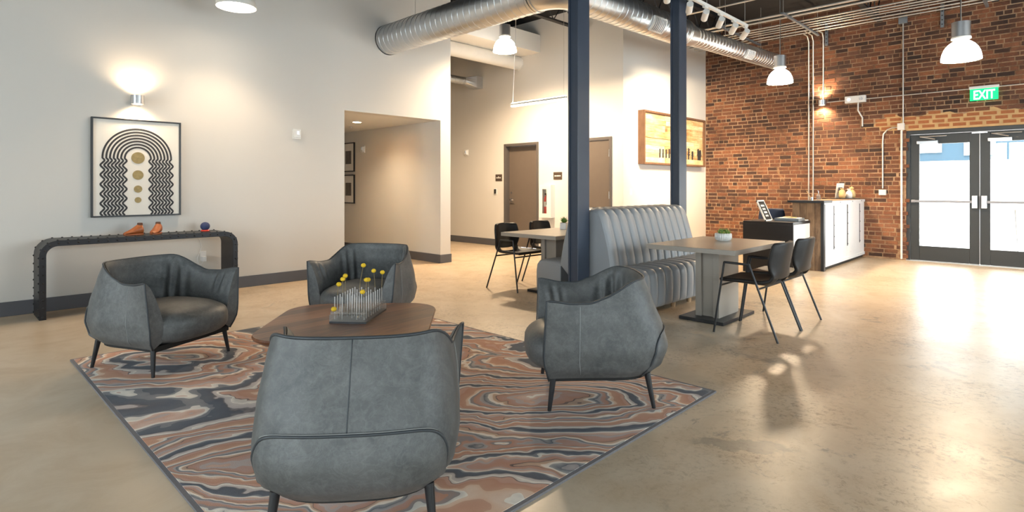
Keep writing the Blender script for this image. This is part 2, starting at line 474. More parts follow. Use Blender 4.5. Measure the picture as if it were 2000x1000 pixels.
M['tubeglass'] = pale_glass('clear_tube_glass', .42, (.85, .84, .82))
M['acrylic'] = pale_glass('clear_acrylic', .30, (.40, .37, .33))

# ------------------------------------------------------------------ room shell
XB, XD, YL, YA, ZC = 12.1, 8.8, 7.62, 5.74, 4.75
floor = struct(MB().box(-3.6, 12.12, -4.6, 12.4, -.2, 0).build('floor', M['floor']))
ceil = struct(MB().box(-3.6, 12.5, -4.6, 12.4, ZC, ZC + .2).build('ceiling', M['deck']))
b = MB()
b.box(-3.4, 4.30, YL, YL + .22, 0, ZC)
b.box(6.10, 6.32, YL, 12.2, 0, ZC)
b.box(4.30, 6.10, YL, YL + .22, 2.43, ZC)
b.box(4.08, 4.30, YL + .22, 12.2, 0, ZC)
struct(b.build('wall_left', M['wall']))
struct(MB().box(4.30, 6.10, YL + .22, 12.2, 2.43, 2.6).build('ceiling_corridor', M['soffit']))
struct(MB().box(4.08, 8.95, 12.2, 12.4, 0, ZC).build('wall_hall_end', M['cream']))
# hall wall with two door openings, and the return wall that carries the wooden art
D1 = (7.78, 8.78); D2 = (5.98, 6.98); DH = 2.23
b = MB()
for y0, y1 in ((YA, D2[0]), (D2[1], D1[0]), (D1[1], 12.2)): b.box(XD, XD + .2, y0, y1, 0, ZC)
for d in (D1, D2): b.box(XD, XD + .2, d[0], d[1], DH, ZC)
struct(b.build('wall_hall', M['cream']))
struct(MB().box(XD + .2, XB + .3, YA, YA + .2, 0, ZC).build('wall_art', M['cream']))
# street-side wall and rear wall with window openings (behind the camera)
def windowed(name, lo, hi, wins, horiz):
    b = MB()
    def seg(a, c, z0, z1):
        if horiz: b.box(a, c, RWY - .3, RWY, z0, z1)
        else: b.box(RWX - .3, RWX, a, c, z0, z1)
    seg(lo, hi, 0, WZ0); seg(lo, hi, WZ1, ZC)
    x = lo
    for a, c in wins: seg(x, a, WZ0, WZ1); x = c
    seg(x, hi, WZ0, WZ1)
    struct(b.build(name, M['wall']))
windowed('wall_street', RWX - .3, XB + .4, WIN_R, True)
windowed('wall_rear', RWY, YL + .22, WIN_B, False)
wn = 0
for horiz, wins in ((True, WIN_R), (False, WIN_B)):
    for a, c in wins:
        wn += 1
        w = bpy.data.objects.new('window_%d' % wn, None); COL.objects.link(w); struct(w)
        b = MB(); g = MB()
        def bar(u0, u1, z0, z1):
            if horiz: b.box(u0, u1, RWY - .2, RWY - .12, z0, z1)
            else: b.box(RWX - .2, RWX - .12, u0, u1, z0, z1)
        bar(a, a + .06, WZ0, WZ1); bar(c - .06, c, WZ0, WZ1); bar(a + .06, c - .06, WZ0, WZ0 + .06); bar(a + .06, c - .06, WZ1 - .06, WZ1)
        bar((a + c) / 2 - .025, (a + c) / 2 + .025, WZ0 + .06, WZ1 - .06)
        b.build('window_frame', M['storefront'], w)
        if horiz: g.box(a + .05, c - .05, RWY - .163, RWY - .157, WZ0 + .05, WZ1 - .05)
        else: g.box(RWX - .163, RWX - .157, a + .05, c - .05, WZ0 + .05, WZ1 - .05)
        g.build('glass_pane', M['glass'], w)

# baseboards
BH = .145
def base(name, pts):
    b = MB()
    for (x0, y0, x1, y1) in pts: b.box(x0, x1, y0, y1, 0, BH)
    struct(b.build(name, M['base'], bevel=.004))
base('baseboard_left', [(-3.2, YL - .014, 4.30, YL + .001), (6.086, YL - .014, 6.334, YL + .001)])
base('baseboard_corridor', [(6.086, YL, 6.101, 12.2), (4.299, YL + .22, 4.314, 12.2), (6.319, YL, 6.334, 12.2)])
base('baseboard_hall', [(XD - .014, YA, XD + .001, D2[0] - .06), (XD - .014, D2[1] + .06, XD + .001, D1[0] - .06), (XD - .014, D1[1] + .06, XD + .001, 12.2)])
base('baseboard_art', [(XD - .014, YA - .014, XB, YA + .001)])

# ------------------------------------------------------------------ brick wall
DY0, DY1, DZ = 0.0, 2.02, 2.29
b = MB()
b.box(XB + .003, XB + .35, RWY - .3, DY0, 0, ZC); b.box(XB + .003, XB + .35, DY1, YA + .2, 0, ZC); b.box(XB + .003, XB + .35, DY0, DY1, DZ, ZC)
wall_brick = struct(b.build('wall_brick', M['mortar']))
s_, c_ = math.sin(math.atan2(1080, 1112)), math.cos(math.atan2(1080, 1112))
def proj(x, y, z):
    r = x * s_ - y * c_; w = x * c_ + y * s_
    return 1000 + F_PX * r / w, 365 - F_PX * (z - 1.3) / w, w
# ragged patch of pale mortar over the doorway
def patch_top(y): return 2.56 + .03 * math.sin(y * 9) + .02 * math.sin(y * 23 + 1) - .16 * sm(2.25, 2.62, y)
ys = [-.4 + i * (2.68 + .4) / 60 for i in range(61)]
top = [(y, patch_top(y)) for y in ys]
bot = [(y, DZ + .002 if y < DY1 + .05 else 2.25 + .18 * sm(2.1, 2.68, y) + .02 * math.sin(y * 31)) for y in ys]
poly = top + bot[::-1]
Mx = Matrix(((0, 0, -1, XB + .003), (1, 0, 0, 0), (0, 1, 0, 0), (0, 0, 0, 1)))
b = MB()
for i in range(60):
    b.prism([bot[i], bot[i + 1], top[i + 1], top[i]], -.002, .006, Mx)
b.build('mortar_patch', M['mortar_pale'], wall_brick)
bricks = []
ch = .0762; row = 0; z = .03
while z < ZC - .02:
    soldier = (row % 6 == 5)
    L = .108 if soldier else .213
    y = -1.6 - (row % 2) * L / 2 + random.uniform(-.01, .01)
    while y < YA - .02:
        l = L * random.uniform(.93, 1.07)
        y0, y1 = y, min(y + l, YA)
        y += l
        zc = z + ch / 2; yc = (y0 + y1) / 2
        if DY0 - .01 < y1 and y0 < DY1 + .0 and zc < DZ + .03:
            if y0 < DY1 and y1 > DY1 + .06: y0 = DY1
            else: continue
        if y1 - y0 < .05: continue
        inpatch = -.4 < yc < 2.68 and zc < patch_top(yc) and zc > DZ and (yc < DY1 + .1 or zc > 2.25 + .18 * sm(2.1, 2.68, yc))
        bricks.append((yc, zc, y1 - y0 - (.05 if inpatch else .017), ch - (.026 if inpatch else .0165), inpatch))
    z += ch; row += 1
def vis(bk):
    u, v, w = proj(XB, bk[0], bk[1])
    return (0 if (-5 < v and u < 2005 and not (1575 < u < 1695 and v > 385)) else 1, w)
bricks.sort(key=vis)
ub = MB().box(-.5, .5, -.5, .5, -.5, .5)
me_b = ub.mesh('brick'); me_b.materials.append(M['brick'])
me_o = ub.mesh('brick_pale'); me_o.materials.append(M['brick_orange'])
field = MB(); pfield = MB()
for i, (yc, zc, l, hh, ip) in enumerate(bricks):
    d = random.uniform(.000, .008) + (.004 if ip else 0)
    if i < 300:
        inst('brick', me_o if ip else me_b, wall_brick, (XB + .012 - d / 2, yc, zc), (0, 0, random.uniform(-.01, .01)), (.024 + d, l, hh))
    else:
        (pfield if ip else field).box(XB - d, XB + .02, yc - l / 2, yc + l / 2, zc - hh / 2, zc + hh / 2)
o = field.build('far_bricks', M['brick'], wall_brick); o['kind'] = 'stuff'
if pfield.v:
    o = pfield.build('far_patch_bricks', M['brick_orange'], wall_brick); o['kind'] = 'stuff'

# ------------------------------------------------------------------ doors
def interior_door(name, y0, y1, recess, handle_left):
    d = bpy.data.objects.new(name, None); COL.objects.link(d); struct(d); d.location = (XD, (y0 + y1) / 2, 0)
    hw = (y1 - y0) / 2
    b = MB(); fw = .055
    b.box(-.02, .2, -hw, -hw + fw, 0, DH); b.box(-.02, .2, hw - fw, hw, 0, DH); b.box(-.02, .2, -hw + fw, hw - fw, DH - fw, DH)
    b.build('door_frame', M['doorframe'], d, bevel=.003)
    lf = MB().box(recess, recess + .045, -hw + fw + .003, hw - fw - .003, .008, DH - fw - .003).build('door_leaf', M['doorpaint'], d)
    if handle_left:
        yh = hw - fw - .07
        h = MB(); h.tube([(recess - .01, yh, 1.02), (recess - .055, yh, 1.02), (recess - .055, yh - .11, 1.02)], .011)
        h.lathe([(.03, -.006), (.03, .006)], 20, (0, 0, 0)) if False else None
        h.build('door_handle', M['chrome'], lf, True)
        r = MB(); r.tube([(recess - .012, yh, 1.02), (recess + .001, yh, 1.02)], .033, 20); r.build('handle_rose', M['chrome'], lf, auto=40)
        r = MB(); r.tube([(recess - .012, yh, 1.17), (recess + .001, yh, 1.17)], .022, 20); r.build('lock_cylinder', M['chrome'], lf, auto=40)
    else:
        for zz in (.25, 1.15, 1.93):
            r = MB(); r.tube([(recess - .014, -hw + fw, zz - .07), (recess - .014, -hw + fw, zz + .07)], .012, 10); r.build('hinge', M['chrome'], lf, auto=40)
    return d
interior_door('door_1', D1[0], D1[1], .10, True)
interior_door('door_2', D2[0], D2[1], .005, False)

dd = bpy.data.objects.new('door_3', None); COL.objects.link(dd); struct(dd); dd.location = (XB, (DY0 + DY1) / 2, 0)
hw = (DY1 - DY0) / 2
b = MB()
b.box(.02, .16, hw - .055, hw, 0, DZ); b.box(.02, .16, -hw, -hw + .055, 0, DZ); b.box(.02, .16, -hw + .055, hw - .055, DZ - .07, DZ)
b.build('door_frame', M['storefront'], dd, bevel=.004)
MB().box(-.01, .2, -hw, hw, -.005, .012).build('threshold', M['alu'], dd)
for sgn in (1, -1):
    a0, a1 = (.004, hw - .058) if sgn > 0 else (-(hw - .058), -.004)
    lf = MB()
    st = .13; tr, br = .17, .27
    lf.box(.04, .09, a0, a0 + st, .015, DZ - .075); lf.box(.04, .09, a1 - st, a1, .015, DZ - .075)
    lf.box(.04, .09, a0 + st, a1 - st, DZ - .075 - tr, DZ - .075); lf.box(.04, .09, a0 + st, a1 - st, .015, br)
    leaf = lf.build('door_leaf', M['storefront'], dd, bevel=.004)
    MB().box(.062, .068, a0 + st, a1 - st, br, DZ - .075 - tr).build('glass_pane', M['glass'], leaf)
    pb = MB(); pb.box(-.035, -.005, a0 + .05, a1 - .02, 1.03, 1.07)
    pb.box(-.03, .045, a1 - .07, a1 - .02, 1.025, 1.075) if sgn > 0 else pb.box(-.03, .045, a0 + .02, a0 + .07, 1.025, 1.075)
    pbo = pb.build('panic_bar', M['bar'], leaf, bevel=.005)
    e = a0 + .055 if sgn > 0 else a1 - .055
    MB().box(-.05, .042, e - .035, e + .035, .945, 1.155).build('bar_head', M['alu'], pbo, bevel=.006)
    cl = MB()
    e0 = a1 - .10 if sgn > 0 else a1 - .10
    cl.box(-.03, .04, e0 - .30, e0, 2.045, 2.10)
    co = cl.build('door_closer', M['alu'], leaf, bevel=.006)
    MB().tube([(-.01, e0 - .26, 2.12), (-.05, e0 - .05, 2.17), (-.02, e0 - .42, 2.175)], .010).build('closer_arm', M['alu'], co)
MB().tube([(.036, 0, .02), (.036, 0, DZ - .08)], .005).build('meeting_strip', M['alu'], dd)
MB().box(-.01, .04, -.10, .10, DZ - .105, DZ - .085).build('top_latch', M['alu'], dd)

# ------------------------------------------------------------------ outside the glass doors
struct(MB().box(12.12, 40, -25, 25, -.25, -.02).build('ground_pavement', M['concrete_out']))
tag(MB().box(17, 17.3, -12, 14, -.02, 1.92).build('boundary_wall', M['white_render']), 'sunlit white wall across the alley beyond the glass doors', 'wall')
o = thing('commercial_building', 'slate blue building above the white wall outside the doors', 'building', (24, 2, 0))
MB().box(0, 6, -18, 16, -.02, 4.6).build('facade', M['blue_building'], o)
for k in range(9):
    MB().box(-.03, .0, -6 + k * 1.4, -5.2 + k * 1.4, 2.35 + .12 * (k % 2), 2.62 + .15 * (k % 3)).build('window', M['white_render'], o)
o = thing('sandwich_board', 'thin framed sandwich board on the pavement outside the doors', 'sign', (13.4, .35, -.02), .25)
for sx in (-1, 1):
    p = MB()
    for yy in (-.3, .3): p.tube([(sx * .28, yy, .0), (sx * .03, yy, .92)], .012, 6)
    p.tube([(sx * .03, -.3, .92), (sx * .03, .3, .92)], .012, 6); p.tube([(sx * .2, -.3, .3), (sx * .2, .3, .3)], .012, 6)
    fr = p.build('frame', M['alu'], o)
    MB().obox((sx * .108, 0, .62), (0, .29, 0), (sx * .085, 0, -.30), (.004, 0, .001)).build('panel', M['paper'], fr)

# ------------------------------------------------------------------ rug
RX0, RX1, RY0, RY1 = .75, 3.48, 1.58, 5.33
t = thing('area_rug', 'large rug with a marbled terracotta, slate and cream pattern under the armchairs', 'rug', ((RX0 + RX1) / 2, (RY0 + RY1) / 2, 0))
hx, hy = (RX1 - RX0) / 2, (RY1 - RY0) / 2
MB().box(-hx + .02, hx - .02, -hy + .02, hy - .02, .001, .013).build('pile', M['rug'], t)
b = MB()
b.box(-hx, hx, -hy, -hy + .024, 0, .011); b.box(-hx, hx, hy - .024, hy, 0, .011); b.box(-hx, -hx + .024, -hy + .024, hy - .024, 0, .011); b.box(hx - .024, hx, -hy + .024, hy - .024, 0, .011)
b.build('binding', M['rugedge'], t)
RUGZ = .013

# ------------------------------------------------------------------ armchairs
WB = [(0, .32), (.10, .372), (.28, .39), (.55, .376), (.8, .352), (1, .325)]
WF = [(0, .335), (.12, .375), (.35, .39), (.8, .408), (1, .412)]
YB = [(0, .31), (.10, .375), (.26, .41), (.48, .388), (.75, .325), (1, .27)]
YF = [(0, -.325), (.2, -.355), (.8, -.34), (1, -.335)]
Z0 = .185
def rimz(b_): return .622 + .122 * (1 - sm(.30, .68, b_)) + .022 * sm(.78, 1, b_)
def plan(a, h, th=0.0, n=3.1):
    b_ = abs(a); sg = 1 if a >= 0 else -1
    wb = lerp(WB, h) - th; wf = lerp(WF, h) - th; yb = lerp(YB, h) - th; yf = lerp(YF, h); yc = -.01
    if b_ < .56:
        q = b_ / .56; an = (.35 * q + .65 * q * q * (3 - 2 * q)) * PI / 2
        x = wb * max(0, math.sin(an)) ** (2 / n); y = yc + (yb - yc) * max(0, math.cos(an)) ** (2 / n)
    else:
        q = (b_ - .56) / .44
        x = wb + (wf - wb) * q * q; y = yc + (yf - yc) * q
    return sg * x, y
def arc_a(u):   # spread samples so that the corners of the superellipse stay smooth
    a = 2 * u - 1
    return a
def outer(a, t_):
    r = rimz(abs(a)); zz = Z0 + (r - Z0) * t_; h = (zz - Z0) / .575
    x, y = plan(a, h); return x, y, zz
def inner(a, t_):
    b_ = abs(a); r = rimz(b_); zz = .24 + (r - .24) * t_
    h = (zz - Z0) / .575
    k = 1 - t_
    th = .010 + .105 * k ** .55 + .012 * math.sin(PI * min(1, t_ * 1.1))
    pl = sm(.12, .3, t_) * (1 - sm(.80, .98, t_))
    fold = .014 * pl * (math.sin(b_ * 58 + 2.2 * t_) * math.exp(-((b_ - .36) / .12) ** 2) + .8 * math.sin(b_ * 70 - 7 * t_) * math.exp(-((b_ - .86) / .08) ** 2) * sm(.5, .8, t_))
    x, y = plan(a, h, th + fold)
    return x, y, zz
def make_armchair(label, loc, face, group):
    rz = math.atan2(face[1], face[0]) + PI / 2
    t = thing('armchair', label, 'armchair', (loc[0], loc[1], RUGZ), rz, group)
    NA, NTT = 140, 18
    b = MB(); b.grid(lambda u, v: outer(arc_a(u), v), NA, NTT)
    for a in (-1, 1):     # the narrow wedge faces at the front of the arms
        b.grid(lambda u, v: tuple(p + (q - p) * u for p, q in zip(outer(a, v), inner(a, max(0, (outer(a, v)[2] - .24) / (rimz(1) - .24))))), 2, NTT)
    b.build('outer_shell', M['leather'], t, auto=50)
    b = MB(); b.grid(lambda u, v: inner(arc_a(u), v), NA * 2, 20)
    b.build('inner_back', M['leather'], t, True)
    rim = [outer(-1, k / 10) for k in range(11)] + [outer(-1 + 2 * i / 80, 1) for i in range(1, 80)] + [outer(1, 1 - k / 10) for k in range(11)]
    MB().tube(rim, .0065, 6).build('piping', M['piping'], t, True)
    # cushion
    def sq(v, e): return math.copysign(abs(v) ** e, v)
    def cush(u, v):
        A = 2 * PI * u; B = -PI / 2 + PI * v
        cr, sr = math.cos(B), math.sin(B)
        e1, e2 = .58, .62
        yy = sq(math.sin(A), e1) * sq(cr, e2); xx = sq(math.cos(A), e1) * sq(cr, e2)
        x = .335 * xx; y = -.065 + (.345 if yy < 0 else .32) * yy; zz = .298 + .122 * sq(sr, e2)
        if zz > .3: zz += .035 * (1 - min(1, (x / .34) ** 2)) * (1 - min(1, ((y + .1) / .4) ** 2))
        if y < -.2 : y -= .045 * (1 - min(1, (x / .36) ** 2)) * (1 - ((zz - .31) / .16) ** 2 if abs(zz - .31) < .16 else 0)
        return x, y, zz
    MB().grid(cush, 56, 24, cu=True).build('seat_cushion', M['leather'], t, True)
    # lower back panel with its own welt
    PA = .325
    def ztop(a): return Z0 + .012 + .245 * max(0, 1 - (abs(a) / PA) ** 5) ** (1 / 4)
    def pan(a, q, off=.010):
        zz = Z0 - .004 + (ztop(a) - Z0 + .004) * q; h = max(0, (zz - Z0) / .575)
        x, y = plan(a, h, -off * math.sin(PI * min(1, .12 + q * .88)) ** .5 if q < 1 else -.003); return x, y, zz
    MB().grid(lambda u, v: pan(PA * math.sin((u - .5) * PI), v), 64, 8).build('back_panel', M['leather'], t, True)
    MB().tube([pan(PA * math.sin((k / 64 - .5) * PI), 1) for k in range(65)], .006, 6).build('back_welt', M['piping'], t, True)
    MB().tube([(p[0] * 1.012, p[1] * 1.012, p[2] + .009) for p in [pan(-.27 + .54 * k / 40, 1) for k in range(41)]], .0017, 5).build('stitching', M['stitch'], t, True)
    for a in (0, -.74, .74):
        pts = [outer(a, .06 + .9 * k / 14) for k in range(15)]
        if a == 0: pts = [outer(0, .46 + .53 * k / 14) for k in range(15)]
        MB().tube([(p[0] * 1.002, p[1] * 1.002, p[2]) for p in pts], .0022, 5).build('seam', M['piping'] if a == 0 else M['stitch'], t, True)
    MB().prism([plan(-1 + 2 * k / 40, 0, .012) for k in range(41)], .165, .20).build('base_frame', M['rubber'], t)
    for sx, sy, tx, ty in ((-.305, -.292, -.328, -.318), (.305, -.292, .328, -.318), (-.272, .258, -.292, .292), (.272, .258, .292, .292)):
        MB().tube([(tx, ty, 0), (tx, ty, .006), (sx + (tx - sx) * .15, sy + (ty - sy) * .15, .17), (sx, sy, .20)], [.0115, .0115, .018, .019], 12).build('leg', M['black'], t, auto=40)
    return t
AG = 'grey-blue leather barrel armchairs on the rug'
make_armchair('grey-blue leather armchair nearest the riveted console table', (1.218, 4.845), (.45, -.893), AG)
make_armchair('grey-blue leather armchair between the coffee table and the corridor opening', (2.80, 4.53), (-.85, -.53), AG)
make_armchair('grey-blue leather armchair facing the coffee table and the corridor opening across it', (1.245, 2.05), (.64, .77), AG)
make_armchair('grey-blue leather armchair in front of the banquette column, on the ringed rug motif', (2.955, 2.13), (-.70, .71), AG)

# ------------------------------------------------------------------ coffee table
TZ = .40
t = thing('coffee_table', 'low walnut coffee table with a rounded square top on the rug', 'coffee table', (2.02, 3.47, RUGZ), math.radians(48))
TZL = TZ - RUGZ
b = MB()
rings = [(.50, TZL - .045), (.535, TZL - .022), (.54, TZL - .010), (.534, TZL)]
polys = [rrect(hh, hh, .24 - (.54 - hh), 10) for hh, _ in rings]
n = len(polys[0])
vs = [(x, y, z_) for pl_, (_, z_) in zip(polys, rings) for x, y in pl_]
fs = [tuple(range(n))[::-1], tuple(3 * n + i for i in range(n))] + [(k * n + i, k * n + (i + 1) % n, (k + 1) * n + (i + 1) % n, (k + 1) * n + i) for k in range(3) for i in range(n)]
b.add(vs, fs).build('table_top', M['walnut'], t, auto=35)
for sx in (-1, 1):
    for sy in (-1, 1):
        MB().tube([(sx * .33, sy * .33, 0), (sx * .33, sy * .33, .006), (sx * .28, sy * .28, TZL - .03)], [.018, .018, .028], 14).build('leg', M['walnut'], t, auto=40)

# ------------------------------------------------------------------ tube vase and craspedia
A0 = Vector((1.88, 3.45)); U = Vector((.16, -.19)); V = Vector((.29, .34))
vx = Vector((.63, -.776)); 
vz = math.atan2(vx.y, vx.x)
vc = (2.10, 3.52)
t = thing('tube_vase', 'clear acrylic block vase holding rows of thin glass tubes on the coffee table', 'vase', (vc[0], vc[1], TZ), vz)
VW, VD = .125, .215
MB().box(-VW, VW, -VD, VD, 0, .012).build('base_plate', M['black'], t)
MB().box(-VW, VW, -VD, VD, .012, .055).build('lower_block', M['acrylic'], t)
MB().box(-VW + .006, VW - .006, -VD + .006, VD - .006, .060, .075).build('upper_block', M['acrylic'], t)
b = MB()
b.lathe([(.0036, .02), (.0036, .165), (.0052, .168), (.0036, .170)], 8)
me_t = b.mesh('glass_tube', True); me_t.materials.append(M['tubeglass'])
slots = []
for i in range(5):
    for j in range(9):
        x = -VW + .025 + i * (2 * VW - .05) / 4; y = -VD + .03 + j * (2 * VD - .06) / 8
        if (i * 9 + j) % 4 == 2 and 0 < i < 4 and i * 9 + j not in (22, 26): slots.append((x, y)); continue
        slots.append((x, y)); inst('glass_tube', me_t, t, (x, y, 0))
def flower(ix, h, lean, label):
    x, y = slots[ix]
    wx = vc[0] + x * math.cos(vz) - y * math.sin(vz); wy = vc[1] + x * math.sin(vz) + y * math.cos(vz)
    f = thing('craspedia_flower', label, 'flower', (wx, wy, TZ + .02), vz, 'yellow craspedia in the tube vase')
    st_ = MB().tube([(0, 0, 0), (0, 0, .152), (lean * .25, 0, .152 + (h - .152) * .4), (lean, 0, h)], .0022, 6).build('stem', M['stem'], f, True)
    def ball(u, v):
        A = 2 * PI * u; B = PI * v; r = .0165 * (1 + .05 * math.sin(A * 9) * math.sin(B * 9))
        return lean + r * math.sin(B) * math.cos(A), r * math.sin(B) * math.sin(A), h + r * .9 * math.cos(B)
    MB().grid(ball, 24, 14, cu=True).build('flower_head', M['yellow'], f, True)
LB = 'yellow ball craspedia flower standing in a tube of the acrylic vase'
flower(22, .335, .03, 'tallest yellow ball craspedia flower, leaning in the acrylic tube vase')
for ix, h, ln in ((3, .245, 0), (1, .225, .01), (31, .235, 0), (26, .205, 0), (44, .26, .005), (35, .27, -.01), (36, .185, -.01), (4, .26, .0)):
    flower(ix, h, ln, LB)
fl_ = thing('craspedia_flower', 'short yellow craspedia head resting low against the corner of the acrylic vase', 'flower', (vc[0] + (-.10) * math.cos(vz) + .20 * math.sin(vz), vc[1] + (-.10) * math.sin(vz) - .20 * math.cos(vz), TZ + .075), 0, 'yellow craspedia in the tube vase')
MB().grid(lambda u, v: (.018 * math.sin(PI * v) * math.cos(2 * PI * u), .018 * math.sin(PI * v) * math.sin(2 * PI * u), .016 - .016 * math.cos(PI * v)), 20, 12, cu=True).build('flower_head', M['yellow'], fl_, True)

# ------------------------------------------------------------------ riveted console table
t = thing('console_table', 'black riveted metal waterfall console table against the grey wall', 'console table', (1.69, 7.335, 0))
CH, CWX, R0 = .77, .925, .15
path = [(-CWX, 0)]
path += [(-CWX, CH - R0)] + [(-CWX + R0 - R0 * math.cos(a), CH - R0 + R0 * math.sin(a)) for a in [PI / 2 * k / 10 for k in range(1, 11)]]
path += [(CWX - R0 + R0 * math.sin(a), CH - R0 + R0 * math.cos(a)) for a in [PI / 2 * k / 10 for k in range(0, 11)]] + [(CWX, 0)]
TH = .055; HD = .20
def off(i):
    x, z_ = path[i]
    p0 = path[max(0, i - 1)]; p1 = path[min(len(path) - 1, i + 1)]
    dx, dz = p1[0] - p0[0], p1[1] - p0[1]; l = math.hypot(dx, dz)
    return x + dz / l * TH, z_ - dx / l * TH
prof = path + [off(i) for i in range(len(path) - 1, -1, -1)]
n = len(path)
vs = [(x, -HD, z_) for x, z_ in path] + [(off(i)[0], -HD, off(i)[1]) for i in range(n)] + [(x, HD, z_) for x, z_ in path] + [(off(i)[0], HD, off(i)[1]) for i in range(n)]
fs = []
for i in range(n - 1):
    fs += [(i, i + 1, n + i + 1, n + i), (2 * n + i, 3 * n + i, 3 * n + i + 1, 2 * n + i + 1), (i, 2 * n + i, 2 * n + i + 1, i + 1), (n + i, n + i + 1, 3 * n + i + 1, 3 * n + i)]
fs += [(0, n, 3 * n, 2 * n), (n - 1, 3 * n - 1, 4 * n - 1, 2 * n - 1)]
MB().add(vs, fs).build('body', plain('blackened_steel', (.018, .017, .019), .42, .4, .3, 12), t, auto=40, bevel=.002)
rv = MB().lathe([(.0105, 0), (.0095, .005), (.005, .009), (0, .010)], 8)
me_r = rv.mesh('rivet', True); me_r.materials.append(M['black'])
def along(s_):
    acc = 0
    for i in range(n - 1):
        l = math.dist(path[i], path[i + 1])
        if acc + l >= s_ or i == n - 2:
            k = (s_ - acc) / l; k = min(1, k)
            x = path[i][0] + (path[i + 1][0] - path[i][0]) * k; z_ = path[i][1] + (path[i + 1][1] - path[i][1]) * k
            dx, dz = path[i + 1][0] - path[i][0], path[i + 1][1] - path[i][1]
            return x, z_, -dz / l, dx / l
        acc += l
tot = sum(math.dist(path[i], path[i + 1]) for i in range(n - 1))
nr = 40
for k in range(nr):
    x, z_, nx, nz = along(.03 + (tot - .06) * k / (nr - 1))
    inst('rivet', me_r, t, (x - nx * TH / 2, -HD, z_ - nz * TH / 2), (PI / 2, 0, 0))
    for yy in (-HD + .022, HD - .022):
        inst('rivet', me_r, t, (x, yy, z_), (0, math.atan2(nx, nz), 0))

def shoe(label, x, y, rz):
    s = thing('wooden_shoe_form', label, 'shoe', (x, y, CH), rz, 'brown shoes on the console')
    secs = [(-.115, .040, .095, .0), (-.10, .044, .125, .0), (-.06, .044, .12, .0), (-.02, .043, .10, .0), (.03, .045, .072, 0), (.08, .047, .05, 0), (.12, .040, .036, 0), (.145, .018, .022, 0)]
    b = MB()
    def f(u, v):
        k = v * (len(secs) - 1); i = min(len(secs) - 2, int(k)); q = k - i
        a = [secs[i][j] + (secs[i + 1][j] - secs[i][j]) * q for j in range(3)]
        A = 2 * PI * u
        z_ = .012 + (a[2] - .012) * (.5 + .5 * math.sin(A)); w = a[1] * math.cos(A) * (1 - .35 * (.5 + .5 * math.sin(A)) ** 2)
        return a[0] * .72, w, z_
    b.grid(f, 20, 21, cu=True)
    up = b.build('upper', M['brown_leather'], s, True)
    so = MB().prism([(x_ * .72, y_) for x_, y_ in [(-.118, -.034), (-.06, -.040), (.06, -.046), (.12, -.036), (.148, 0), (.12, .036), (.06, .046), (-.06, .040), (-.118, .034)]], 0, .014); so.build('sole', M['brown_leather'], s, bevel=.003)
    MB().lathe([(.027, -.012), (.025, .012), (.019, .014)], 16, (-.058, 0, .118)).build('collar', plain('dark_shoe_lining', (.10, .035, .012), .6), s, auto=40)
shoe('brown leather shoe turned sideways on the console beside its pair', 1.60, 7.36, math.radians(190))
shoe('brown leather shoe with its toe towards the room on the console', 1.815, 7.37, math.radians(238))
t = thing('smart_speaker', 'small blue ball speaker with a red base on the console table', 'speaker', (2.335, 7.40, CH))
MB().grid(lambda u, v: (.052 * math.sin(PI * v) * math.cos(2 * PI * u), .052 * math.sin(PI * v) * math.sin(2 * PI * u), .058 - .050 * math.cos(PI * v)), 28, 16, cu=True).build('body', M['speaker'], t, True)
MB().lathe([(.046, 0), (.05, .006), (.044, .016)], 28).build('base_ring', M['redglow'], t, auto=40)
t = thing('wall_outlet', 'white wall outlet with a plugged-in charger under the console', 'outlet', (2.38, YL, .45))
MB().box(-.036, .036, -.008, .002, -.058, .058).build('face_plate', M['white'], t, bevel=.003)
MB().box(-.024, .024, -.06, -.007, -.065, -.005).build('charger', M['white'], t, bevel=.006)
MB().tube([(-.012, -.045, -.06), (-.05, -.03, -.14), (-.07, -.02, -.02), (-.02, -.02, .12), (-.055, -.02, .22), (-.045, -.03, .265)], .0035, 6).build('cable', M['white'], t, True)

# ------------------------------------------------------------------ framed arch print
t = thing('framed_print', 'framed black line arch print with four gold discs above the console', 'picture', (1.687, YL, .965))
PW, PH = .437, 1.10
b = MB(); fw = .017
b.box(-PW, -PW + fw, -.05, 0, 0, PH); b.box(PW - fw, PW, -.05, 0, 0, PH); b.box(-PW + fw, PW - fw, -.05, 0, 0, fw); b.box(-PW + fw, PW - fw, -.05, 0, PH - fw, PH)
b.build('frame', M['black'], t, bevel=.002)
MB().box(-PW + fw, PW - fw, -.034, -.003, fw, PH - fw).build('canvas', M['canvas'], t)
def ribbon(pts, w):
    b = MB(); vs = []
    for i, p in enumerate(pts):
        a = pts[max(0, i - 1)]; c = pts[min(len(pts) - 1, i + 1)]
        dx, dz = c[0] - a[0], c[1] - a[1]; l = math.hypot(dx, dz) or 1
        for s in (-1, 1): vs.append((p[0] - dz / l * w / 2 * s, -.0365, p[1] + dx / l * w / 2 * s))
    m = len(vs)
    vs += [(x, -.033, z_) for x, _, z_ in vs]
    fs = []
    for i in range(len(pts) - 1):
        k = 2 * i
        fs += [(k, k + 1, k + 3, k + 2), (k, k + 2, m + k + 2, m + k), (k + 1, m + k + 1, m + k + 3, k + 3)]
    return b.add(vs, fs)
zc = .655
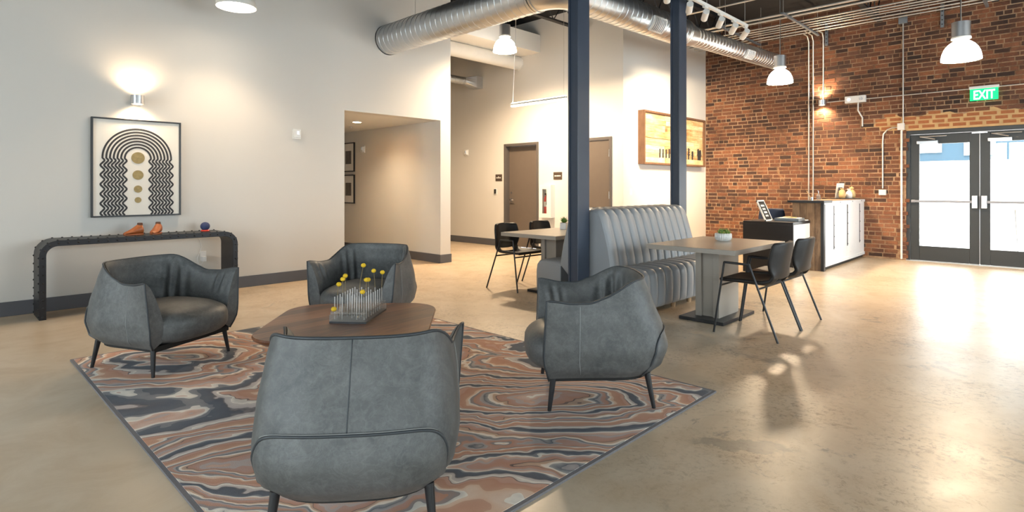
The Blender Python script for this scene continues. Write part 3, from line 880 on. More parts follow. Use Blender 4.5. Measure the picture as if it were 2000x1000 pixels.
for k in range(7):
    r = .335 - k * .0345
    pts = []
    for s, order in ((-1, 1), (1, -1)):
        wav = []
        for i in range(61):
            q = i / 60; z_ = fw + (zc - fw) * q
            ph = (zc - z_) / .106 * 2 * PI
            tri = math.asin(math.sin(ph)) * 2 / PI
            wav.append((s * (r + .000) - s * .021 * (tri * .65 + .35 * math.sin(ph)), z_))
        if s < 0: pts += wav + [(-r * math.cos(PI * j / 40), zc + r * math.sin(PI * j / 40)) for j in range(1, 40)]
        else: pts += wav[::-1]
    ribbon(pts, .0185).build('printed_line', M['ink'], t)
for z_, r in ((.665, .066), (.47, .054), (.31, .041), (.185, .033)):
    MB().tube([(0, -.0335, z_), (0, -.037, z_)], r, 32).build('gold_disc', M['gold'], t)

# ------------------------------------------------------------------ wall sconces
def sconce(label, loc, rz, pw):
    t = thing('wall_sconce', label, 'wall lamp', loc, rz, 'up and down wall sconces')
    MB().box(-.05, .05, -.02, .002, -.055, .055).build('back_plate', M['chrome'], t, bevel=.003)
    b = MB()
    for k in range(16): pass
    b.grid(lambda u, v: (.062 * math.cos(2 * PI * u), -.095 + .062 * math.sin(2 * PI * u), -.05 + .10 * v), 28, 1, cu=True)
    MB().tube([(0, -.02, 0), (0, -.04, 0)], .012).build('arm', M['chrome'], t)
    b.build('shade', M['alu'], t, True)
    MB().lathe([(0, -.035), (.022, -.03), (.024, .0), (.022, .03), (0, .035)], 16, (0, -.095, 0)).build('bulb', M['bulb'], t, True)
    for zz, rx in ((.03, PI), (-.03, 0)):
        d = bpy.data.lights.new('sconce_light', 'SPOT'); d.energy = pw; d.color = (1, .74, .47); d.spot_size = math.radians(150); d.spot_blend = .9; d.shadow_soft_size = .03
        o = bpy.data.objects.new('sconce_light', d); COL.objects.link(o); o.parent = t; o.location = (0, -.095, zz * 2.2); o.rotation_euler = (rx, 0, 0)
sconce('small metal up-and-down sconce above the framed arch print', (1.67, YL, 2.285), 0, 15)
sconce('small metal up-and-down sconce on the brick wall under a conduit', (XB - .006, 3.35, 2.92), -PI / 2, 40)

# ------------------------------------------------------------------ small wall devices
def device(name, label, cat, loc, rz, w, h, d, group=None, kind=0):
    t = thing(name, label, cat, loc, rz, group)
    MB().box(-w / 2, w / 2, -d * .35, .002, -h / 2, h / 2).build('back_plate', M['white'], t, bevel=.004)
    if kind == 0:
        MB().box(-w * .38, w * .38, -d, -d * .3, -h * .38, h * .38).build('housing', M['white'], t, bevel=.008)
        MB().box(-w * .16, w * .16, -d * 1.12, -d * .95, -h * .12, h * .30).build('strobe_lens', M['chrome'], t, bevel=.004)
    elif kind == 1:
        MB().box(-w * .2, w * .2, -d * .8, -d * .3, -h * .3, h * .3).build('rocker', M['white'], t, bevel=.002)
    else:
        MB().box(-w * .3, w * .3, -d, -d * .3, -h * .38, h * .38).build('reader_face', M['black'], t, bevel=.004)
    return t
device('fire_strobe', 'white fire alarm strobe on the grey wall between the print and the corridor', 'alarm', (3.57, YL, 2.03), 0, .115, .135, .05, 'fire alarm devices')
device('fire_strobe', 'white fire alarm strobe inside the corridor beside the small framed photographs', 'alarm', (6.10, 10.06, 2.05), -PI / 2, .115, .14, .05, 'fire alarm devices')
device('fire_strobe', 'white fire alarm strobe on the cream hall wall', 'alarm', (XD, 10.02, 2.10), -PI / 2, .115, .135, .05, 'fire alarm devices')
device('card_reader', 'white plate with a black card reader beside the recessed hall door', 'card reader', (XD, 9.05, 1.20), -PI / 2, .085, .13, .03, None, 2)
device('light_switch', 'white light switch on the cream wall under the wooden art', 'switch', (9.05, YA, 1.21), 0, .075, .12, .015, None, 1)
for lab, y, z_, w in (('small brown sign plate left of the recessed hall door', 8.95, 1.50, .20), ('small brown sign plate above the extinguisher cabinet', 7.27, 1.52, .22)):
    t = thing('room_sign', lab, 'sign', (XD, y, z_), -PI / 2, 'brown room signs')
    MB().box(-w / 2, w / 2, -.008, .002, -.075, .075).build('plate', M['sign'], t, bevel=.002)
    for k in range(5):
        MB().box(-w * .36 + k * w * .15, -w * .36 + k * w * .15 + w * .10, -.010, -.007, -.012, .012 + .02 * (k == 2 and w < .21)).build('raised_mark', M['paper'], t)
t = thing('extinguisher_cabinet', 'white fire extinguisher cabinet with a narrow glass slot on the cream wall', 'cabinet', (XD, 7.50, .68), -PI / 2)
b = MB(); cw, chh, cd = .155, .66, .13
b.box(-cw, -.07, -cd, 0, 0, chh); b.box(.045, cw, -cd, 0, 0, chh); b.box(-.07, .045, -cd, 0, 0, .085); b.box(-.07, .045, -cd, 0, chh - .085, chh); b.box(-.07, .045, -.02, 0, .08, chh - .08)
b.build('body', M['whitemetal'], t)
MB().box(-.07, .045, -cd + .004, -cd + .008, .085, chh - .085).build('glass_pane', M['glass'], t)
t = thing('fire_extinguisher', 'red fire extinguisher inside the white wall cabinet', 'extinguisher', (XD - .072, 7.5125, .762), -PI / 2)
MB().lathe([(.042, 0), (.045, .01), (.045, .30), (.03, .345), (.014, .36), (.014, .38)], 20).build('cylinder', M['red'], t, auto=40)
MB().lathe([(.0456, .14), (.0456, .24)], 20).build('label_band', M['paper'], t, auto=40)
MB().box(-.035, .04, -.012, .012, .375, .41).build('valve_handle', M['blackmatte'], t, bevel=.004)
MB().tube([(.02, -.02, .38), (.038, -.035, .30), (.034, -.042, .18)], .008).build('hose', M['blackmatte'], t, True)

# corridor pictures and ceiling lamp
for lab, z0, z1 in (('upper of two small framed photographs on the corridor wall', 1.61, 2.21), ('lower of two small framed photographs on the corridor wall', .96, 1.55)):
    t = thing('framed_photograph', lab, 'picture', (6.10, 10.62, z0), -PI / 2, 'corridor photographs')
    hh = z1 - z0; w = .235
    b = MB(); b.box(-w, -w + .02, -.03, 0, 0, hh); b.box(w - .02, w, -.03, 0, 0, hh); b.box(-w + .02, w - .02, -.03, 0, 0, .02); b.box(-w + .02, w - .02, -.03, 0, hh - .02, hh)
    b.build('frame', M['black'], t)
    MB().box(-w + .02, w - .02, -.016, -.002, .02, hh - .02).build('mat_board', M['paper'], t)
    MB().box(-.11, .11, -.019, -.015, hh * .27, hh * .72).build('photograph', M['photo'], t)
t = thing('recessed_downlight', 'lit recessed downlight in the corridor ceiling', 'ceiling lamp', (5.22, 8.83, 2.43))
MB().lathe([(.095, 0), (.10, -.008), (.075, -.010), (.07, -.004)], 28).build('trim_ring', M['white'], t, auto=40)
MB().lathe([(0, -.006), (.072, -.006)], 28).build('lens', M['down'], t)
d = bpy.data.lights.new('downlight', 'SPOT'); d.energy = 85; d.color = (1, .80, .56); d.spot_size = math.radians(140); d.spot_blend = 1; d.shadow_soft_size = .08
o = bpy.data.objects.new('downlight', d); COL.objects.link(o); o.parent = t; o.location = (0, 0, -.02)
t = thing('sprinkler_head', 'small sprinkler disc in the corridor ceiling', 'sprinkler', (5.55, 9.6, 2.43))
MB().lathe([(.04, 0), (.042, -.006), (.012, -.012), (.012, -.03)], 20).build('escutcheon', M['alu'], t, auto=40)

# ------------------------------------------------------------------ steel columns
for lab, x0 in (('blue-grey steel column at the lounge end of the banquette', 4.70), ('blue-grey steel column at the reception end of the banquette', 6.86)):
    t = thing('steel_column', lab, 'column', (x0 + .1, 3.68, 0), 0, 'blue-grey steel columns')
    b = MB()        # wide-flange section: two flanges along X, web between
    b.box(-.10, .10, -.065, -.045, 0, ZC); b.box(-.10, .10, .045, .065, 0, ZC); b.box(-.085, .085, -.05, .05, 0, ZC)
    b.build('shaft', M['steelblue'], t, bevel=.003)
    MB().box(-.14, .14, -.10, .10, 0, .016).build('base_plate', M['steelblue'], t)

# ------------------------------------------------------------------ channel-tufted banquettes
def banquette(label, x0, x1, ymid, sgn):
    # local: +x along the bench, -y towards the sitter
    t = thing('banquette', label, 'bench', ((x0 + x1) / 2, ymid, 0), 0 if sgn < 0 else PI, 'back-to-back grey banquettes')
    hl = (x1 - x0) / 2; nch = 12; cw_ = 2 * hl / nch
    def prof_back(v):       # outline in (y,z): up the front face, over the top, down the rear
        pts = [(-.36, .40), (-.345, .52), (-.315, .66), (-.275, .80), (-.235, .93), (-.205, 1.0), (-.165, 1.045), (-.11, 1.06), (-.04, 1.06), (-.02, 1.04), (-.012, .9), (-.012, .10)]
        k = v * (len(pts) - 1); i = min(len(pts) - 2, int(k)); q = k - i
        return pts[i][0] + (pts[i + 1][0] - pts[i][0]) * q, pts[i][1] + (pts[i + 1][1] - pts[i][1]) * q
    def prof_seat(v):
        pts = [(-.30, .455), (-.45, .462), (-.60, .462), (-.665, .45), (-.70, .41), (-.712, .34), (-.712, .22), (-.705, .10), (-.69, .065), (-.60, .06), (-.30, .06)]
        k = v * (len(pts) - 1); i = min(len(pts) - 2, int(k)); q = k - i
        return pts[i][0] + (pts[i + 1][0] - pts[i][0]) * q, pts[i][1] + (pts[i + 1][1] - pts[i][1]) * q
    def channel(pf, cy, cz, amp, nv):
        def f(u, v):
            y, z_ = pf(v)
            a = math.sin(PI * u) ** .42 if 0 < u < 1 else 0
            d = math.hypot(y - cy, z_ - cz) or 1
            return (u - .5) * cw_, y + (y - cy) / d * amp * (a - .75) * sm(.04, .16, z_), z_ + (z_ - cz) / d * amp * (a - .75) * sm(.04, .16, z_)
        b = MB(); b.grid(f, 16, nv)
        me = b.mesh('channel', True); me.materials.append(M['vinyl']); return me
    mb_, ms_ = channel(prof_back, -.12, .55, .050, 33), channel(prof_seat, -.45, .25, .050, 30)
    core = MB()
    for pf, m in ((prof_back, 22), (prof_seat, 20)):
        pl_ = [pf(i / m) for i in range(m + 1)]
        cy = sum(p[0] for p in pl_) / len(pl_); cz = sum(p[1] for p in pl_) / len(pl_)
        pl_ = [(cy + (y - cy) * .88, cz + (z_ - cz) * .935) for y, z_ in pl_]
        core.prism(pl_, -hl, hl, Matrix(((0, 0, 1, 0), (1, 0, 0, 0), (0, 1, 0, 0), (0, 0, 0, 1))))
    core.build('upholstered_body', M['vinyl'], t, bevel=.012, auto=40)
    for k in range(nch):
        x = -hl + cw_ * (k + .5)
        inst('back_channel', mb_, t, (x, 0, 0)); inst('seat_channel', ms_, t, (x, 0, 0))
    for x in (-hl + .12, -hl + .75, hl - .75, hl - .12):
        for y in (-.63, -.12):
            MB().lathe([(.022, 0), (.03, .065)], 12, (x, y, 0)).build('foot', M['footwood'], t, auto=40)
banquette('pale grey channel-tufted banquette facing the table with the white ribbed succulent pot', 4.92, 6.78, 3.69, -1)
banquette('pale grey channel-tufted banquette facing the hall doors, behind the steel column', 4.92, 6.78, 3.69, 1)

# ------------------------------------------------------------------ cafe tables
def cafe_table(label, cx, cy, sx, sy):
    t = thing('cafe_table', label, 'table', (cx, cy, 0), 0, 'grey laminate pedestal tables')
    tp = MB().box(-sx, sx, -sy, sy, .695, .738).build('table_top', M['lamedge'], t, bevel=.003)
    MB().box(-sx + .001, sx - .001, -sy + .001, sy - .001, .7375, .740).build('laminate_surface', M['lino'], tp)
    for yy in (-.12, .06): MB().box(-.23, .23, yy, yy + .06, .03, .695).build('pedestal_slab', M['lamedge'], t, bevel=.002)
    MB().box(-.20, .20, -.06, .06, .03, .695).build('pedestal_core', M['lamedge'], t)
    MB().box(-.37, .37, -.225, .225, 0, .032).build('base_plate', M['black'], t, bevel=.003)
cafe_table('grey laminate pedestal table in front of the brick wall, with two armchairs', 5.55, 2.51, .62, .44)
cafe_table('grey laminate pedestal table on the hall side of the steel column', 5.58, 4.57, .62, .44)

# ------------------------------------------------------------------ dining chairs
def make_dining_chair():
    t = thing('dining_chair', '', 'chair')
    pr_ = [(-.245, .462, .225), (-.235, .470, .235), (-.12, .458, .240), (.02, .448, .235), (.12, .447, .222), (.175, .462, .205), (.205, .50, .20), (.225, .56, .212), (.245, .65, .222), (.262, .74, .215), (.272, .80, .200), (.276, .825, .175)]
    m = len(pr_) - 1
    def f(u, v):
        k = v * m; i = min(m - 1, int(k)); q = k - i
        y, z_, w = [pr_[i][j] + (pr_[i + 1][j] - pr_[i][j]) * q for j in range(3)]
        s = 2 * u - 1
        wing = abs(s) ** 2.6
        back = sm(.5, .75, v)
        return s * w, y - wing * .075 * back, z_ + wing * .035 * (1 - back) * sm(.05, .3, v) - wing * .012 * sm(.9, 1, v)
    b = MB(); b.grid(f, 24, 44, skip=lambda u, v: abs(2 * u - 1) < .62 and .43 < v < .555)
    sh = b.build('seat_shell', M['chairleather'], t, True)
    md = sh.modifiers.new('thick', 'SOLIDIFY'); md.thickness = .032; md.offset = 0
    md = sh.modifiers.new('sub', 'SUBSURF'); md.levels = 1; md.render_levels = 1
    for s in (-1, 1):
        MB().tube([(s * .285, -.275, 0), (s * .285, -.275, .004), (s * .272, -.185, .635)], .0095, 10).build('front_leg', M['black'], t, auto=40)
        MB().tube([(s * .272, -.187, .633), (s * .272, .035, .628)], .0105, 10).build('armrest', M['black'], t, auto=40)
        MB().tube([(s * .272, .033, .631), (s * .285, .275, .004), (s * .285, .275, 0)], .0095, 10).build('rear_leg', M['black'], t, auto=40)
    for y in (-.13, .10):
        zz = .425; xx = .275
        MB().tube([(-xx, y if y < 0 else .108, zz), (xx, y if y < 0 else .108, zz)] if y > 0 else [(-xx, -.215, zz), (xx, -.215, zz)], .009, 8).build('cross_bar', M['black'], t, auto=40)
    return t
proto = make_dining_chair()
for i, (x, y, rz, lab) in enumerate(((5.21, 1.985, PI, 'dark leather dining armchair at the ribbed-pot table, at the end away from the reception desk'),
                                     (5.81, 1.985, PI, 'dark leather dining armchair at the ribbed-pot table, at the end towards the reception desk'),
                                     (5.33, 5.08, 0, 'dark leather armchair at the hall table, in front of the recessed hall door'),
                                     (6.02, 5.10, 0, 'dark leather armchair at the hall table, below the extinguisher cabinet'))):
    c = proto if i == 0 else copy_tree(proto)
    c.location = (x, y, 0); c.rotation_euler = (0, 0, rz); c['label'] = lab; c['category'] = 'chair'; c['group'] = 'dark leather dining armchairs'

# ------------------------------------------------------------------ succulents
def succulent(label, loc, square):
    t = thing('potted_succulent', label, 'potted plant', loc, .3, 'succulents on the tables')
    if square:
        MB().prism(rrect(.045, .045, .006, 3), 0, .085).build('pot', M['pot'], t, bevel=.003)
        MB().box(-.04, .04, -.04, .04, .082, .088).build('soil', M['stem'], t); z0 = .085; R_ = .05
    else:
        b = MB()
        n_ = 48
        prof_ = [(.055, 0), (.075, .012), (.083, .04), (.080, .075), (.074, .08), (.068, .072)]
        b.grid(lambda u, v: ((lambda k: ((prof_[k][0] + (.0035 * math.cos(u * 2 * PI * 24) if 0 < k < 4 else 0)) * math.cos(2 * PI * u), (prof_[k][0] + (.0035 * math.cos(u * 2 * PI * 24) if 0 < k < 4 else 0)) * math.sin(2 * PI * u), prof_[k][1]))(min(5, round(v * 5)))), 96, 5, cu=True)
        b.build('ribbed_pot', M['pot'], t, True)
        MB().lathe([(0, .066), (.07, .066)], 24).build('soil', M['stem'], t); z0 = .068; R_ = .07
    rnd = random.Random(int(loc[0] * 100))
    for q in range(3 if not square else 1):
        cx, cy = (0, 0) if square else (.034 * math.cos(q * 2.1 + .5), .034 * math.sin(q * 2.1 + .5))
        nl = 26 if not square else 34
        for k in range(nl):
            an = k * 2.399; tl = .15 + .95 * (k / nl); L = (.055 if not square else .075) * rnd.uniform(.8, 1.1)
            d_ = Vector((math.cos(an) * math.sin(tl), math.sin(an) * math.sin(tl), math.cos(tl)))
            p0 = Vector((cx, cy, z0 - .002))
            MB().tube([p0, p0 + d_ * L * .55, p0 + d_ * L + Vector((0, 0, L * .12))], [.005, .0065, .0008], 6).build('leaf', M['leaf'] if (q + k) % 3 or square else M['leaf_tip'], t, True)
succulent('white ribbed round pot of green succulents on the table before the reception desk', (5.78, 2.55, .74), False)
succulent('small square white pot with a spiky plant on the hall table', (5.88, 4.75, .74), True)

# ------------------------------------------------------------------ reception desk and counter
t = thing('reception_desk', 'low black reception desk with a metal-clad end before the brick wall', 'desk', (8.8, 3.205, 0))
MB().box(0, .775, -.365, .365, .738, .778).build('desk_top', M['black'], t, bevel=.002)
MB().box(0, .03, -.365, .365, .0, .738).build('front_panel', M['black'], t)
MB().box(.03, .775, -.36, -.345, .04, .738).build('side_panel', M['galv'], t)
MB().box(.03, .775, .345, .36, .04, .738).build('inner_panel', M['black'], t)
t = thing('reception_counter', 'tall galvanised-metal reception counter with a rough wooden end', 'counter', (9.62, 2.66, 0))
CX = 12.08 - 9.62
b = MB(); b.box(.04, CX, .03, .45, .02, 1.05); b.build('carcass', M['blackmatte'], t)
xs = [.03, .53, 1.32, 2.12, CX]
for k in range(4):
    MB().box(xs[k] + .003, xs[k + 1] - .003, 0.0 + .002 * (k % 2), .03, .11, 1.03).build('metal_sheet', M['galv'], t)
for k in (1, 2, 3):
    MB().box(xs[k] - .011, xs[k] + .011, -.006, .01, .30, 1.0).build('seam_strip', M['black'], t)
sc_ = MB().lathe([(.012, 0), (.009, .006), (0, .008)], 8); me_s = sc_.mesh('screw', True); me_s.materials.append(M['box'])
for k in (1, 2, 3):
    for z_ in (.33, .50, .68, .86): inst('screw', me_s, t, (xs[k] + .035, 0, z_), (PI / 2, 0, 0))
MB().box(0, CX, -.012, .035, 1.03, 1.072).build('top_rail', M['galv'], t)
MB().box(0, CX, -.008, .035, .06, .11).build('bottom_rail', M['galv'], t)
for x in (.85, 1.6, 2.2): inst('screw', me_s, t, (x, -.012, 1.05), (PI / 2, 0, 0))
b = MB(); yy = .035
for k, w in enumerate((.085, .12, .10, .11)):
    MB().box(-.03, .04, yy, yy + w - .004, .0, 1.05).build('end_board', M['barnwood'], t); yy += w
MB().box(-.035, .045, -.01, .034, 0, 1.05).build('corner_trim', M['black'], t)
MB().box(.036, .9, .03, .45, 1.05, 1.07).build('ledge', M['barnwood'], t)
MB().box(-.10, .34, -.03, .50, 1.05, 1.088).build('end_cap', M['black'], t, bevel=.003)
MB().box(.34, CX, .0, .47, 1.05, 1.080).build('counter_top', M['barnwood'], t)

# things on the desk
t = thing('letter_board', 'white-framed black letter board leaning on a rod at the desk', 'sign', (8.95, 3.235, .781), 0)
lean = Matrix.Rotation(math.radians(-24), 4, 'X')
def lbox(x0, x1, y0, y1, z0, z1):
    b = MB().box(x0, x1, y0, y1, z0, z1); b.v = [tuple(lean @ Vector(v)) for v in b.v]; return b
b = MB()
for q in ((-.14, -.122, -.012, .008, 0, .34), (.122, .14, -.012, .008, 0, .34), (-.14, .14, -.012, .008, 0, .02), (-.14, .14, -.012, .008, .32, .34)):
    x = lbox(*q); b.add(x.v, x.f)
b.build('frame', M['paper'], t)
lbox(-.122, .122, -.004, .006, .02, .32).build('black_felt', M['blackmatte'], t)
for r_, segs in enumerate((((-.06, .03), (.045, .07)), ((-.05, -.01), (.01, .05)), ((-.05, .06),), ((-.045, .0), (.02, .055)))):
    for a, c in segs: lbox(a, c, -.008, -.003, .235 - r_ * .055, .265 - r_ * .055).build('white_letters', M['paper'], t)
MB().tube([(0, .115, .25), (0, .26, 0)], .005, 6).build('prop_rod', M['artwood'], t)
t = thing('brochure_tray', 'grey tray of brochures on the black desk', 'tray', (9.23, 3.03, .778), .05)
b = MB(); b.box(-.17, .17, -.17, .17, 0, .012); b.box(-.17, .17, -.17, -.16, 0, .045); b.box(-.17, .17, .16, .17, 0, .045); b.box(-.17, -.16, -.17, .17, 0, .045); b.box(.16, .17, -.17, .17, 0, .045)
b.build('tray', M['box'], t)
MB().box(-.14, .14, -.14, .14, .012, .05).build('brochure_stack', M['paper'], t)
for x, y in ((-.05, -.06), (.06, .05)): MB().lathe([(.05, .05), (.062, .056), (.05, .062)], 20, (x, y, 0)).build('wooden_coaster', M['cardboard'], t, auto=40)
tag(MB().box(9.42, 9.56, 2.86, 3.06, .778, .79).build('paper_stack', M['paper'], bevel=.002), 'flat stack of white papers on the desk beside the counter', 'papers')
t = thing('office_chair', 'navy padded office chair back showing behind the desk', 'chair', (10.05, 3.55, 0), math.radians(100))
MB().grid(lambda u, v: ((u - .5) * .42 * (1 - .15 * v ** 4), .20 + .06 * (1 - (2 * u - 1) ** 2) , .62 + .32 * v), 12, 8).build('backrest', M['navy'], t, True).modifiers.new('s', 'SOLIDIFY').thickness = .04
MB().prism(rrect(.23, .22, .08, 5), .44, .51).build('seat', M['navy'], t, bevel=.015)
MB().tube([(0, .2, .46), (0, .27, .5), (0, .24, .72)], .018).build('back_stay', M['black'], t, True)
MB().tube([(0, 0, .08), (0, 0, .44)], .025).build('gas_lift', M['black'], t)
for k in range(5): MB().tube([(0, 0, .09), (.29 * math.cos(k * 1.2566), .29 * math.sin(k * 1.2566), .05), (.29 * math.cos(k * 1.2566), .29 * math.sin(k * 1.2566), 0)], .018, 6).build('star_leg', M['black'], t)
# things on the counter
t = thing('hand_sanitizer', 'clear pump bottle on the black end cap of the counter', 'bottle', (9.78, 2.78, 1.088))
MB().lathe([(.028, 0), (.03, .01), (.03, .085), (.012, .10), (.012, .115)], 16).build('bottle', M['acrylic'], t, auto=40)
MB().tube([(0, 0, .10), (0, 0, .15), (-.03, 0, .15)], .006).build('pump', M['chrome'], t)
t = thing('pen_holder', 'small holder with a pale pen sticking out on the counter end', 'pen holder', (9.72, 2.86, 1.088))
MB().lathe([(.022, 0), (.024, .05), (.021, .05), (.019, .006)], 14).build('cup', M['chrome'], t, auto=40)
MB().tube([(0, 0, .01), (-.05, .06, .15)], .006, 6).build('pen', M['artwood'], t)
t = thing('display_stand', 'small dark tray of gifts with a white photo card on the counter', 'display', (11.75, 2.89, 1.08), -.5)
MB().box(-.22, .22, -.12, .12, 0, .016).build('tray', M['black'], t)
MB().obox((-.10, .03, .15), (.085, 0, 0), (0, .004, .001), (0, -.02, .135)).build('photo_card', M['paper'], t)
MB().obox((-.10, .020, .16), (.04, 0, 0), (0, .005, .001), (0, -.008, .05)).build('photo_print', M['photo'], t)
for nm, lab, cat, lx, ly, m, prof_ in (('gift_bag', 'tan gift bag with gathered top in the counter tray', 'bag', -.14, -.06, 'cardboard', [(.05, 0), (.055, .06), (.05, .13), (.02, .155), (.035, .18)]),
                            ('gift_bag', 'white gift bag between the tan ones in the counter tray', 'bag', .03, -.05, 'paper', [(.05, 0), (.056, .06), (.045, .11), (.018, .14), (.034, .17)]),
                            ('ceramic_jar', 'round tan jar with a knob lid in the counter tray', 'jar', .15, .0, 'cardboard', [(.045, 0), (.065, .04), (.062, .11), (.03, .15), (.038, .19), (.0, .215)])):
    ca, sa = math.cos(-.5), math.sin(-.5)
    j = thing(nm, lab, cat, (11.75 + lx * ca - ly * sa, 2.89 + lx * sa + ly * ca, 1.096))
    MB().lathe(prof_[:4], 18).build('body', M[m], j, True)
    MB().lathe(prof_[3:], 18).build('gathered_top' if nm == 'gift_bag' else 'lid', M[m], j, True)

# ------------------------------------------------------------------ wooden plank art
AX0, AX1, AZ0, AZ1 = 9.30, 11.80, 1.73, 2.74
t = thing('plank_artwork', 'framed artwork of weathered boards with dark tree figures on the cream wall', 'picture', ((AX0 + AX1) / 2, YA, AZ0))
hx, hz = (AX1 - AX0) / 2, AZ1 - AZ0
b = MB(); b.box(-hx, -hx + .035, -.14, 0, 0, hz); b.box(hx - .035, hx, -.14, 0, 0, hz); b.box(-hx + .035, hx - .035, -.14, 0, 0, .035); b.box(-hx + .035, hx - .035, -.14, 0, hz - .035, hz)
b.build('frame', M['artframe'], t)
z_ = .035; r_ = 0
while z_ < hz - .05:
    w = min(random.uniform(.085, .15), hz - .036 - z_)
    x = -hx + .035
    while x < hx - .04:
        l = min(random.uniform(.45, 1.1), hx - .036 - x)
        if hx - .036 - x - l < .25: l = hx - .036 - x
        yv = random.uniform(.085, .105)
        me = MB().box(-l / 2, l / 2, -yv, 0, -w / 2, w / 2).mesh('board'); me.materials.append(M['artwood'])
        inst('board', me, t, (x + l / 2 - .001, 0, z_ + w / 2), (0, 0, 0), (.996, 1, .975))
        x += l
    z_ += w; r_ += 1
def tree(x, h_, n_):
    b = MB(); b.box(x - .008, x + .008, -.112, -.08, .14, .14 + h_)
    for k in range(n_):
        zz = .14 + h_ * (.35 + .6 * k / n_); w = .05 * (1.1 - k / n_)
        for s in (-1, 1): b.tube([(x, -.109, zz), (x + s * w, -.109, zz + .03)], .006, 5)
    b.build('painted_tree', M['ink'], t)
for x, h_, n_ in ((-.62, .17, 0), (-.50, .17, 0), (-.38, .17, 0), (-.26, .18, 0), (-.1, .16, 2), (.55, .24, 3), (.72, .18, 4), (.98, .24, 6), (1.02, .20, 6), (1.08, .22, 5)):
    tree(x, h_, n_)

# ------------------------------------------------------------------ ducts
def spiral_duct(name, label, p0, p1, R_, grp, mat='duct', pitch=.115, rib=.0055, ends=True):
    p0 = Vector(p0); p1 = Vector(p1); L = (p1 - p0).length; d = (p1 - p0).normalized()
    t = thing(name, label, 'duct', p0, 0, grp)
    a = d.cross(Vector((0, 0, 1))).normalized(); bb = a.cross(d)
    n_ = max(8, int(L / .025)); b = MB()
    b.grid(lambda u, v: tuple(d * (L * v) + (a * math.cos(2 * PI * u) + bb * math.sin(2 * PI * u)) * R_), 40, 8, cu=True)
    b.build('pipe', M[mat], t, True)
    turns = L / pitch; m = int(turns * 32)
    MB().tube([d * (L * k / m) + (a * math.cos(2 * PI * turns * k / m) + bb * math.sin(2 * PI * turns * k / m)) * R_ for k in range(m + 1)], rib, 6).build('spiral_seam', M[mat], t, True)
    if ends:
        for q in (0.0, L):
            MB().tube([d * (q - .02) if q else d * 0, d * q if q else d * .02], R_ + .008, 40).build('end_collar', M[mat], t, auto=40)
    return t, d, a, bb, L
G = 'exposed round spiral ducts'
spiral_duct('spiral_duct', 'large spiral steel duct running into the grey wall above the corridor', (5.05, YL + .02, 3.60), (5.05, 4.50, 3.60), .225, G)
t = thing('duct_elbow', 'smooth steel duct elbow joining the two large ducts', 'duct', (5.05, 4.20, 3.60), 0, G)
pts = [(0, .30, 0)] + [(.30 - .30 * math.cos(a), .30 - .30 * math.sin(a), 0) for a in [PI / 2 * k / 10 for k in range(1, 11)]]
MB().tube(pts, [.222 - .002 * k for k in range(11)], 40).build('bend', M['duct'], t, auto=50)
for p, q in ((pts[0], pts[1]), (pts[-1], pts[-2])): MB().tube([p, (p[0] + (q[0] - p[0]) * .6, p[1] + (q[1] - p[1]) * .6, 0)], .232 if p is pts[0] else .212, 40).build('joint_band', M['duct'], t, auto=40)
def register(t, d, a, bb, s, R_):
    an0 = math.radians(-30)
    def f(u, v, o=.022):
        an = an0 + math.radians(58) * (u - .5); rr = R_ + o
        return tuple(d * (s - .17 + .34 * v) + (a * math.cos(an) + bb * math.sin(an)) * rr)
    b = MB(); b.grid(lambda u, v: f(u, v), 8, 4); b.grid(lambda u, v: f(u, v, -.005), 8, 4)
    for u in (0, 1): b.grid(lambda q, v: f(u, v, -.005 + .027 * q), 1, 4)
    for v in (0, 1): b.grid(lambda u, q: f(u, v, -.005 + .027 * q), 8, 1)
    g = b.build('grille_frame', M['white'], t)
    for k in range(7):
        v = .14 + .12 * k
        MB().tube([f(.12 + .76 * i / 6, v, .025) for i in range(7)], .004, 4).build('grille_bar', M['box'], g)
t, d, a, bb, L = spiral_duct('spiral_duct', 'large spiral steel duct with a white grille passing behind the steel columns', (5.35, 4.20, 3.60), (8.05, 4.20, 3.655), .20, G)
register(t, d, a, bb, 1.70, .20)
t = thing('duct_reducer', 'short tapering steel reducer between the large and the thin duct', 'duct', (8.03, 4.20, 3.655), 0, G)
MB().tube([(0, 0, 0), (.08, 0, 0), (.30, 0, .01), (.38, 0, .012)], [.203, .203, .152, .152], 40).build('cone', M['duct'], t, auto=50)
t, d, a, bb, L = spiral_duct('spiral_duct', 'thin spiral steel duct with a white grille ending at the brick wall', (8.38, 4.20, 3.667), (11.95, 4.20, 3.83), .148, G)
register(t, d, a, bb, 1.98, .148)
tag(MB().tube([(11.94, 4.20, 3.829), (11.99, 4.20, 3.832)], .155, 36).build('duct_end_cap', M['duct'], auto=40), 'round steel cap closing the thin duct by the brick wall', 'duct cap')
for x, y, z0 in ((5.05, 6.9, 3.82), (5.05, 5.2, 3.82), (6.6, 4.2, 3.83), (9.6, 4.2, 3.87), (11.2, 4.2, 3.94)):
    h = MB(); h.tube([(x, y, z0), (x, y, ZC)], .004, 6)
    tag(h.build('duct_hanger', M['zinc']), 'thin steel rod hanging a spiral duct from the black ceiling', 'hanger rod', 'duct hanger rods')
